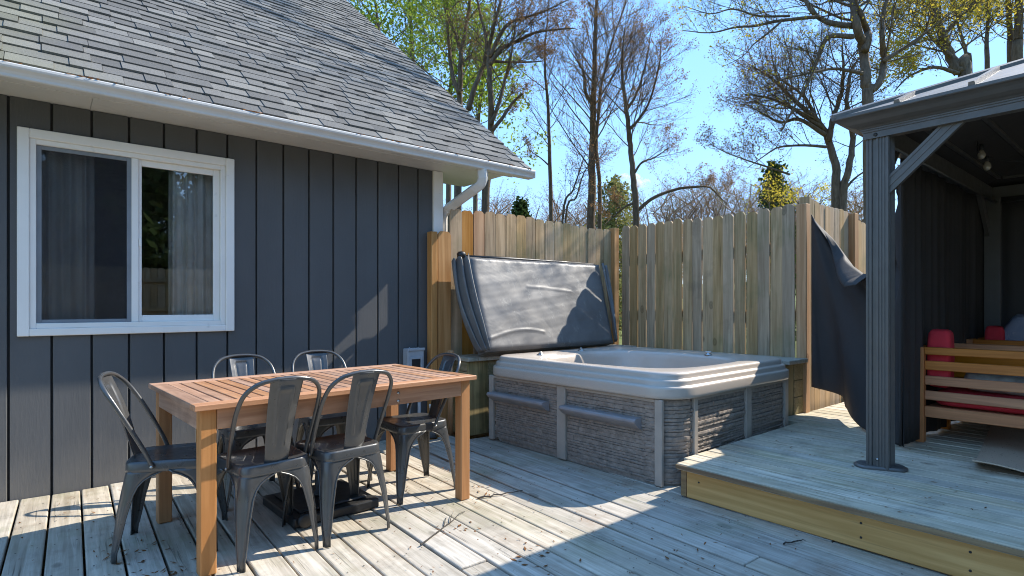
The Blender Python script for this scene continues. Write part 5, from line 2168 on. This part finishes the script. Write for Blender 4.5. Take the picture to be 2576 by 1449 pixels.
# tall twin-stemmed tree in the middle
make_tree('bare_tree', 'tall thick bare tree with ivy-rough trunk in the middle of the sky gap', [
    (pts(A3, 15.0, (520, 1449), (522, 1100), (530, 800), (535, 560), (545, 350), (545, 150), (560, -120)), 0.125, 0.030, 36, 2.3, 0.24),
    (pts(A3, 14.9, (572, 1449), (568, 1150), (550, 950), (565, 750), (585, 560), (610, 450), (650, 280), (730, 60), (760, -60)), 0.060, 0.016, 26, 2.0, 0.28),
    (pts(A3, 15.0, (525, 680), (480, 600), (470, 480), (440, 420), (380, 330), foot=False), 0.055, 0.012, 9, 1.3, 0.3)],
    dict(PT, n=(0, 8, 6, 3), spread=0.50), 'bark_brown', 'leaf_bud', 0.35, 0.017, 0.03, 12)
# bent tree left of the blue gap
make_tree('bare_tree', 'gently bent bare tree with a long low limb reaching right over the fence', [
    (pts(A3, 13.0, (810, 1449), (795, 1180), (772, 950), (752, 750), (735, 620), (720, 480), (725, 320), (740, 180)), 0.085, 0.014, 28, 1.8, 0.32),
    (pts(A3, 13.0, (825, 1370), (930, 1290), (1080, 1235), (1200, 1222), (1285, 1222), (1340, 1270), (1400, 1330), foot=False), 0.045, 0.009, 9, 0.8, 0.3),
    (pts(A3, 13.0, (760, 850), (820, 790), (900, 660), (960, 430), (970, 300), foot=False), 0.042, 0.010, 12, 1.3, 0.2),
    (pts(A3, 13.0, (750, 715), (810, 620), (870, 430), (910, 200), foot=False), 0.038, 0.008, 11, 1.3, 0.2),
    (pts(A3, 13.0, (800, 1130), (850, 1060), (930, 1030), (1030, 960), foot=False), 0.030, 0.007, 8, 0.9, 0.2),
    (pts(A3, 13.0, (790, 1330), (740, 1350), (660, 1420), (600, 1470), foot=False), 0.03, 0.008, 6, 0.6, 0.2)],
    dict(PT, n=(0, 8, 6, 4), spread=0.55), 'bark_brown', 'leaf_bud', 0.35, 0.016, 0.03, 13)
# leaning saplings between
make_tree('bare_tree', 'pair of thin leaning saplings low over the fence beside the tall tree', [
    (pts(A3, 14.0, (330, 1440), (400, 1240), (440, 1120), (480, 1000)), 0.038, 0.008, 14, 1.2, 0.3),
    (pts(A3, 14.0, (350, 1440), (420, 1290), (470, 1130), (560, 1000)), 0.034, 0.008, 12, 1.1, 0.3)],
    dict(PT, n=(0, 6, 4, 3)), 'bark_brown', 'leaf_bud', 0.3, 0.016, 0.03, 14)
# trees behind the roof edge
make_tree('bare_tree', 'forked grey tree rising behind the roof edge among green leaves', [
    (pts(A1, 13.5, (1065, 1400), (1075, 1000), (1078, 720), (1085, 480), (1095, 330), (1140, 100), (1150, -80)), 0.105, 0.03, 14, 2.0, 0.4),
    (pts(A1, 13.5, (1078, 660), (1030, 540), (1000, 300), (985, 0), (980, -80), foot=False), 0.06, 0.02, 10, 1.7, 0.2),
    (pts(A1, 13.6, (1085, 350), (1040, 220), (980, 80), (960, -60), foot=False), 0.05, 0.018, 9, 1.5, 0.2)],
    dict(PT), 'bark_grey', 'leaf_spring', 0.4, 0.03, 0.08, 15)
make_tree('bare_tree', 'dark many-branched tree behind the roof with limbs sweeping right', [
    (pts(A1, 12.5, (1262, 1445), (1290, 1200), (1298, 920), (1300, 700), (1285, 480), (1290, 330), (1330, 150), (1390, -60)), 0.10, 0.03, 12, 1.8, 0.4),
    (pts(A1, 12.5, (1300, 880), (1360, 720), (1400, 560), (1440, 400), (1470, 200), (1490, 60), foot=False), 0.05, 0.012, 9, 1.4, 0.2),
    (pts(A1, 12.5, (1290, 460), (1370, 350), (1480, 295), (1620, 230), (1760, 210), (1900, 200), foot=False), 0.055, 0.012, 12, 1.2, 0.2),
    (pts(A1, 12.5, (1295, 400), (1370, 240), (1440, 160), (1560, 120), (1700, 70), (1840, 0), foot=False), 0.05, 0.012, 11, 1.3, 0.2),
    (pts(A1, 12.4, (1310, 925), (1390, 820), (1460, 720), (1528, 660), foot=False), 0.045, 0.025, 3, 0.5, 0.3),
    (pts(A1, 12.6, (1300, 435), (1430, 440), (1560, 440), (1660, 435), foot=False), 0.035, 0.010, 8, 0.9, 0.2),
    (pts(A1, 12.7, (1140, 780), (1190, 600), (1245, 470), (1270, 300), (1215, 60), (1200, -60), foot=False), 0.065, 0.02, 10, 1.5, 0.3)],
    dict(PT), 'bark_brown', 'leaf_bud', 0.4, 0.017, 0.03, 16)
make_tree('leafy_tree', 'bright yellow-green tree in fresh leaf behind the roof edge', [
    (pts(A1, 19.0, (760, 1100), (760, 700), (740, 300), (720, -50)), 0.15, 0.04, 16, 3.6, 0.3),
    (pts(A1, 19.0, (1000, 1100), (1010, 700), (1030, 420), (1060, 200)), 0.11, 0.03, 16, 2.9, 0.2),
    (pts(A1, 18.6, (1190, 1100), (1210, 850), (1230, 650), (1250, 480)), 0.09, 0.03, 14, 2.2, 0.2),
    (pts(A1, 19.0, (560, 700), (520, 300), (470, -40), foot=False), 0.09, 0.03, 13, 2.8, 0.1)],
    dict(PT, n=(0, 6, 5, 3), spread=0.7), 'bark_grey', 'leaf_spring', 1.7, 0.062, 0.18, 17)
# right-hand maples with yellow flowers
PM = dict(PB, n=(0, 7, 6, 4), spread=0.66, wob=0.12)
make_tree('maple_tree', 'large maple in yellow bud rising just left of the gazebo roof', [
    (pts(A2, 10.0, (1213, 760), (1195, 560), (1183, 330), (1140, 180), (1110, 0), (1100, -100)) + [Vector((11.2, 3.9, 9.5)), Vector((11.0, 4.4, 12.0)), Vector((11.2, 4.6, 14.0))], 0.10, 0.03, 26, 2.6, 0.5),
    (pts(A2, 10.0, (1190, 335), (1212, 260), (1205, 200), (1160, 80), (1145, -60), foot=False) + [Vector((11.6, 3.2, 9.5)), Vector((12.0, 3.4, 12.5))], 0.07, 0.025, 18, 2.3, 0.4),
    (pts(A2, 10.0, (1225, 600), (1290, 530), (1315, 400), (1300, 240), (1310, 100), (1340, -40), foot=False), 0.065, 0.03, 12, 1.7, 0.25),
    (pts(A2, 10.0, (1120, 170), (980, 155), (900, 120), (850, 80), (790, -20), foot=False), 0.055, 0.03, 8, 1.4, 0.3),
    (pts(A2, 9.8, (880, 110), (640, 135), (470, 170), (340, 180), (180, 215), (0, 200), foot=False), 0.032, 0.006, 15, 0.95, 0.15),
    (pts(A2, 9.8, (700, 105), (500, 105), (330, 60), (180, 90), (10, 40), foot=False), 0.022, 0.005, 13, 0.8, 0.1),
    (pts(A2, 9.7, (640, 145), (560, 215), (470, 285), (390, 370), (255, 440), foot=False), 0.020, 0.004, 10, 0.7, 0.2),
    (pts(A2, 9.8, (1115, 240), (950, 245), (880, 390), (820, 540), (720, 720), (640, 860), foot=False), 0.045, 0.012, 16, 1.3, 0.25),
    (pts(A2, 9.9, (1175, 480), (1080, 460), (980, 450), (820, 480), (650, 520), (500, 580), foot=False), 0.036, 0.008, 14, 1.2, 0.2),
    (pts(A2, 10.0, (1310, 400), (1420, 330), (1560, 240), (1620, 100), foot=False), 0.04, 0.012, 12, 1.4, 0.2)],
    PM, 'bark_grey', 'leaf_yellow', 0.045, 0.022, 0.04, 21)
make_tree('maple_tree', 'spreading maple with dense low twigs standing behind the fence corner', [
    (pts(A2, 11.5, (1000, 1370), (1000, 1120), (945, 900), (860, 770), (730, 655), (580, 510), (450, 430)), 0.105, 0.012, 20, 2.0, 0.42),
    (pts(A2, 11.5, (955, 920), (985, 760), (1035, 620), (1050, 450), (1040, 300), foot=False), 0.06, 0.016, 14, 1.7, 0.2),
    (pts(A2, 11.4, (1045, 1370), (1085, 1100), (1110, 900), (1075, 700), (1090, 500), (1150, 380)), 0.085, 0.02, 16, 1.6, 0.4),
    (pts(A2, 11.4, (880, 790), (800, 640), (700, 560), (560, 470), foot=False), 0.04, 0.010, 14, 1.3, 0.2),
    (pts(A2, 11.4, (930, 880), (760, 780), (640, 800), (520, 740), (430, 690), foot=False), 0.045, 0.008, 16, 1.3, 0.15),
    (pts(A2, 11.4, (905, 830), (700, 700), (560, 640), (410, 615), foot=False), 0.04, 0.008, 16, 1.2, 0.15),
    (pts(A2, 11.2, (940, 960), (800, 950), (640, 960), (560, 1000), (420, 1100), foot=False), 0.030, 0.007, 14, 1.0, 0.15),
    (pts(A2, 11.2, (700, 1140), (520, 1080), (400, 1040), (250, 980), (150, 915), foot=False), 0.022, 0.004, 13, 0.7, 0.1),
    (pts(A2, 11.5, (1050, 1250), (1120, 1170), (1200, 1110), foot=False), 0.03, 0.012, 6, 0.8, 0.2)],
    PM, 'bark_grey', 'leaf_bud', 0.20, 0.017, 0.04, 22)
make_tree('maple_tree', 'leaning maple thick with yellow flowers above the gazebo roof', [
    (pts(A2, 12.5, (1850, 560), (1800, 470), (1740, 350), (1690, 210), (1620, 0), (1590, -90)) + [Vector((14.0, 3.6, 10.5)), Vector((13.4, 4.3, 14.0))], 0.14, 0.03, 30, 2.2, 0.35),
    (pts(A2, 12.5, (1750, 370), (1640, 260), (1560, 180), (1500, 170), foot=False), 0.05, 0.012, 14, 1.4, 0.15),
    (pts(A2, 12.3, (1800, 480), (1640, 440), (1480, 500), (1380, 600), foot=False), 0.045, 0.010, 15, 1.2, 0.1),
    (pts(A2, 12.6, (1700, 240), (1800, 120), (1900, 30), (1940, -40), foot=False), 0.05, 0.015, 13, 1.4, 0.1)],
    PM, 'bark_grey', 'leaf_yellow', 0.26, 0.034, 0.07, 23)
make_tree('maple_tree', 'upright tree with straight trunk at the right edge above the gazebo', [
    (pts(A2, 15.0, (2190, 480), (2195, 250), (2200, 0), (2205, -80)), 0.14, 0.07, 18, 2.2, 0.45),
    (pts(A2, 15.4, (2142, 480), (2140, 250), (2125, 0), (2115, -80)), 0.09, 0.05, 15, 1.9, 0.45),
    (pts(A2, 15.2, (1990, 540), (1985, 300), (2000, 80), (1990, -60)), 0.07, 0.03, 16, 1.9, 0.45),
    (pts(A2, 15.2, (1880, 560), (1850, 350), (1800, 160), (1770, 0)), 0.06, 0.025, 15, 1.8, 0.45)],
    PM, 'bark_brown', 'leaf_yellow', 0.25, 0.034, 0.08, 24)


# evergreens: tiers of drooping sprays
def evergreen(name, label, base, h, w, seed, leafm='leaf_pine', dens=1.0, group='evergreens', size=0.10, cone=1.0, per=4):
    T = Tree(seed)
    rg = T.r
    V, Fq = tube_data([(0, 0, 0), (0, 0, h * 0.5), (0, 0, h)], [h * 0.018, h * 0.012, 0.02], 8)
    t = thing(name, label, 'tree', base, rg.uniform(0, 6), group)
    link('trunk', mesh('trunk', V, Fq), 'bark_brown', t, smooth=True)
    n = int(210 * dens)
    for i in range(n):
        f = (i + rg.rand()) / n
        z = h * (0.06 + 0.92 * f)
        L = w * ((1 - f) ** (0.75 * cone) + 0.06) * rg.uniform(0.65, 1.15)
        a = rg.uniform(0, 6.28)
        d = np.array([math.cos(a), math.sin(a), 0.12])
        q = np.array([0, 0, z])
        P_ = [q]
        for j in range(5):
            d = d + np.array([rg.normal(0, .1), rg.normal(0, .1), -0.09])
            q = q + d / np.linalg.norm(d) * L / 5
            P_.append(q)
            for k in range(4):
                T.tips.append(q + rg.normal(0, 0.07 * L / w * 1.6 + 0.05, 3))
        T.poly(P_, 0.02, 0.005, 3)
    V1, F1 = T.build_seg((3,))
    V2, F2_ = T.leaves(per, size, size * 1.3)
    mi = np.concatenate([np.zeros(len(F1)), np.ones(len(F2_))])
    link('crown', np_mesh('crown', np.concatenate([V1, V2]), np.concatenate([F1, F2_ + len(V1)]), ['bark_brown', leafm], mi), None, t)
    return t


def gp(u, depth, z=-0.6):
    p = at(u, 768, depth)
    return (p.x, p.y, z)


def tall(u, v, depth, z0=-0.6):
    return at(u, v, depth).z - z0


evergreen('pine_tree', 'rounded olive-green pine above the fence beside the small cloud', gp(1545, 30), tall(1545, 445, 30), 2.1, 41, 'leaf_olive', 0.75, 'evergreens beyond the fence', 0.10, 0.45, 2)
evergreen('spruce_tree', 'dark green spruce behind the fence below the yellow maple twigs', gp(1945, 24), tall(1945, 405, 24), 1.25, 42, 'leaf_pine', 0.6, 'evergreens beyond the fence', 0.085, 0.7, 3)
evergreen('spruce_tree', 'little spruce top peeping over the fence near the downspout', gp(1310, 26), tall(1310, 505, 26), 0.9, 43, 'leaf_pine', 0.6, 'evergreens beyond the fence', 0.10)
# yellow flowering bush in front of the spruce
make_tree('flowering_shrub', 'yellow flowering shrub low behind the fence in front of the spruce', [
    (pts(A2, 17.0, (560, 1500), (570, 1380), (560, 1260), (600, 1150)), 0.03, 0.008, 18, 0.9, 0.2),
    (pts(A2, 17.0, (620, 1500), (640, 1360), (660, 1230)), 0.03, 0.008, 14, 0.8, 0.2),
    (pts(A2, 16.0, (860, 1500), (900, 1330), (980, 1270)), 0.03, 0.008, 14, 0.8, 0.2),
    (pts(A2, 16.0, (760, 1500), (760, 1340), (700, 1290)), 0.03, 0.008, 12, 0.7, 0.2)],
    dict(PB, n=(0, 5, 4, 3), levels=3), 'bark_grey', 'leaf_yellow', 0.35, 0.035, 0.07, 44, 'shrubs beyond the fence', 'shrub')

# evergreens across the yard, seen only as reflections in the window
spr = evergreen('spruce_tree', 'tall spruce across the yard, mirrored in the window', (1.6, -11.5, -0.6), 11.0, 2.8, 51, 'leaf_pine', 1.6, 'spruces across the yard', 0.16)
for (x, y, s, lb) in ((5.2, -12.6, 0.9, 'tall spruce across the yard right of the mirrored one'), (-2.2, -13.0, 1.05, 'tall spruce across the yard left of the mirrored one'), (-6.0, -12.0, 0.85, 'outermost spruce across the yard'), (9.0, -13.5, 1.1, 'spruce across the yard towards the gazebo side')):
    c = copy_tree(spr)
    c.location = (x, y, -0.6)
    c.scale = (s, s, s)
    c.rotation_euler = (0, 0, x)
    c['label'] = lb


# the far wood reads as one brown mass
def far_wood():
    rg = np.random.RandomState(77)
    protos = []
    for k in range(4):
        T = Tree(100 + k)
        trunk = [np.array([rg.normal(0, 0.1 * i), rg.normal(0, 0.1 * i), 1.35 * i]) for i in range(8)]
        T.poly(trunk, 0.15, 0.03, 5)
        q = dict(PB, n=(0, 6, 5, 3), levels=3, rmin=0.010, ratio=(0.36, 0.45, 0.5, 0.5), spread=0.6)
        T.spawn(trunk, 9.0, 0.15, 0.03, 0, q, 0.28, 20)
        protos.append((T.build_seg((5, 3)), T.leaves(0.35, 0.045, 0.09)))
    Vs, Fs, Ms = [], [], []
    off = 0
    for i in range(120):
        u = rg.uniform(1080, 2230)
        dep = rg.uniform(38, 62)
        target = 492 - 60 * max(0, 1 - abs(u - 2050) / 500) - 25 * max(0, 1 - abs(u - 1760) / 200) + rg.uniform(-25, 40)
        z0 = -0.6 + 0.012 * max(0, dep - 14)
        hgt = at(u, target, dep).z - z0
        sc = hgt / 10.5
        (V1, F1), (V2, F2_) = protos[rg.randint(4)]
        a = rg.uniform(0, 6.28)
        Rm = np.array([[math.cos(a), -math.sin(a), 0], [math.sin(a), math.cos(a), 0], [0, 0, 1]])
        p = at(u, 768, dep)
        for V_, F_, m in ((V1, F1, 0), (V2, F2_, 1 if rg.rand() < 0.75 else 2)):
            W_ = (V_ @ Rm.T) * np.array([sc * 1.1, sc * 1.1, sc]) + np.array([p.x, p.y, z0])
            Vs.append(W_)
            Fs.append(F_ + off)
            Ms.append(np.full(len(F_), m))
            off += len(W_)
    me = np_mesh('far_wood', np.concatenate(Vs), np.concatenate(Fs), ['bark_far', 'leaf_bud', 'leaf_olive'], np.concatenate(Ms))
    o = link('far_wood', me)
    tag(o, 'brown bare wood massed low along the horizon beyond the fence', 'woodland', None, 'stuff')


far_wood()


# small cloud low behind the trees
def cloud():
    bm = bmesh.new()
    rr = random.Random(5)
    c0 = at(1592, 452, 900)
    right = Vector((math.cos(YAW), -math.sin(YAW), 0))
    for i in range(16):
        f = rr.uniform(-1, 1)
        p = right * f * 22 + Vector((0, 0, rr.uniform(-9, 12) * (1 - abs(f) * 0.6) - f * 3)) + Vector((rr.uniform(-10, 10), rr.uniform(-10, 10), 0))
        r = rr.uniform(6, 12) * (1 - 0.45 * abs(f))
        m = Matrix.Translation(p) @ Matrix.Diagonal((r, r, r * 0.75, 1))
        bmesh.ops.create_icosphere(bm, subdivisions=3, radius=1, matrix=m)
    for v in bm.verts:
        v.co += v.normal * (noise1(v.co.x * 0.5 + v.co.z * 0.7, 3) + noise1(v.co.y * 0.6, 1)) * 1.2
    me = bpy.data.meshes.new('cloud')
    bm.to_mesh(me)
    bm.free()
    o = link('cloud', me, 'cloud_white', None, c0, smooth=True)
    tag(o, 'small white cloud low in the blue sky behind the bent tree', None, None, 'structure')


cloud()
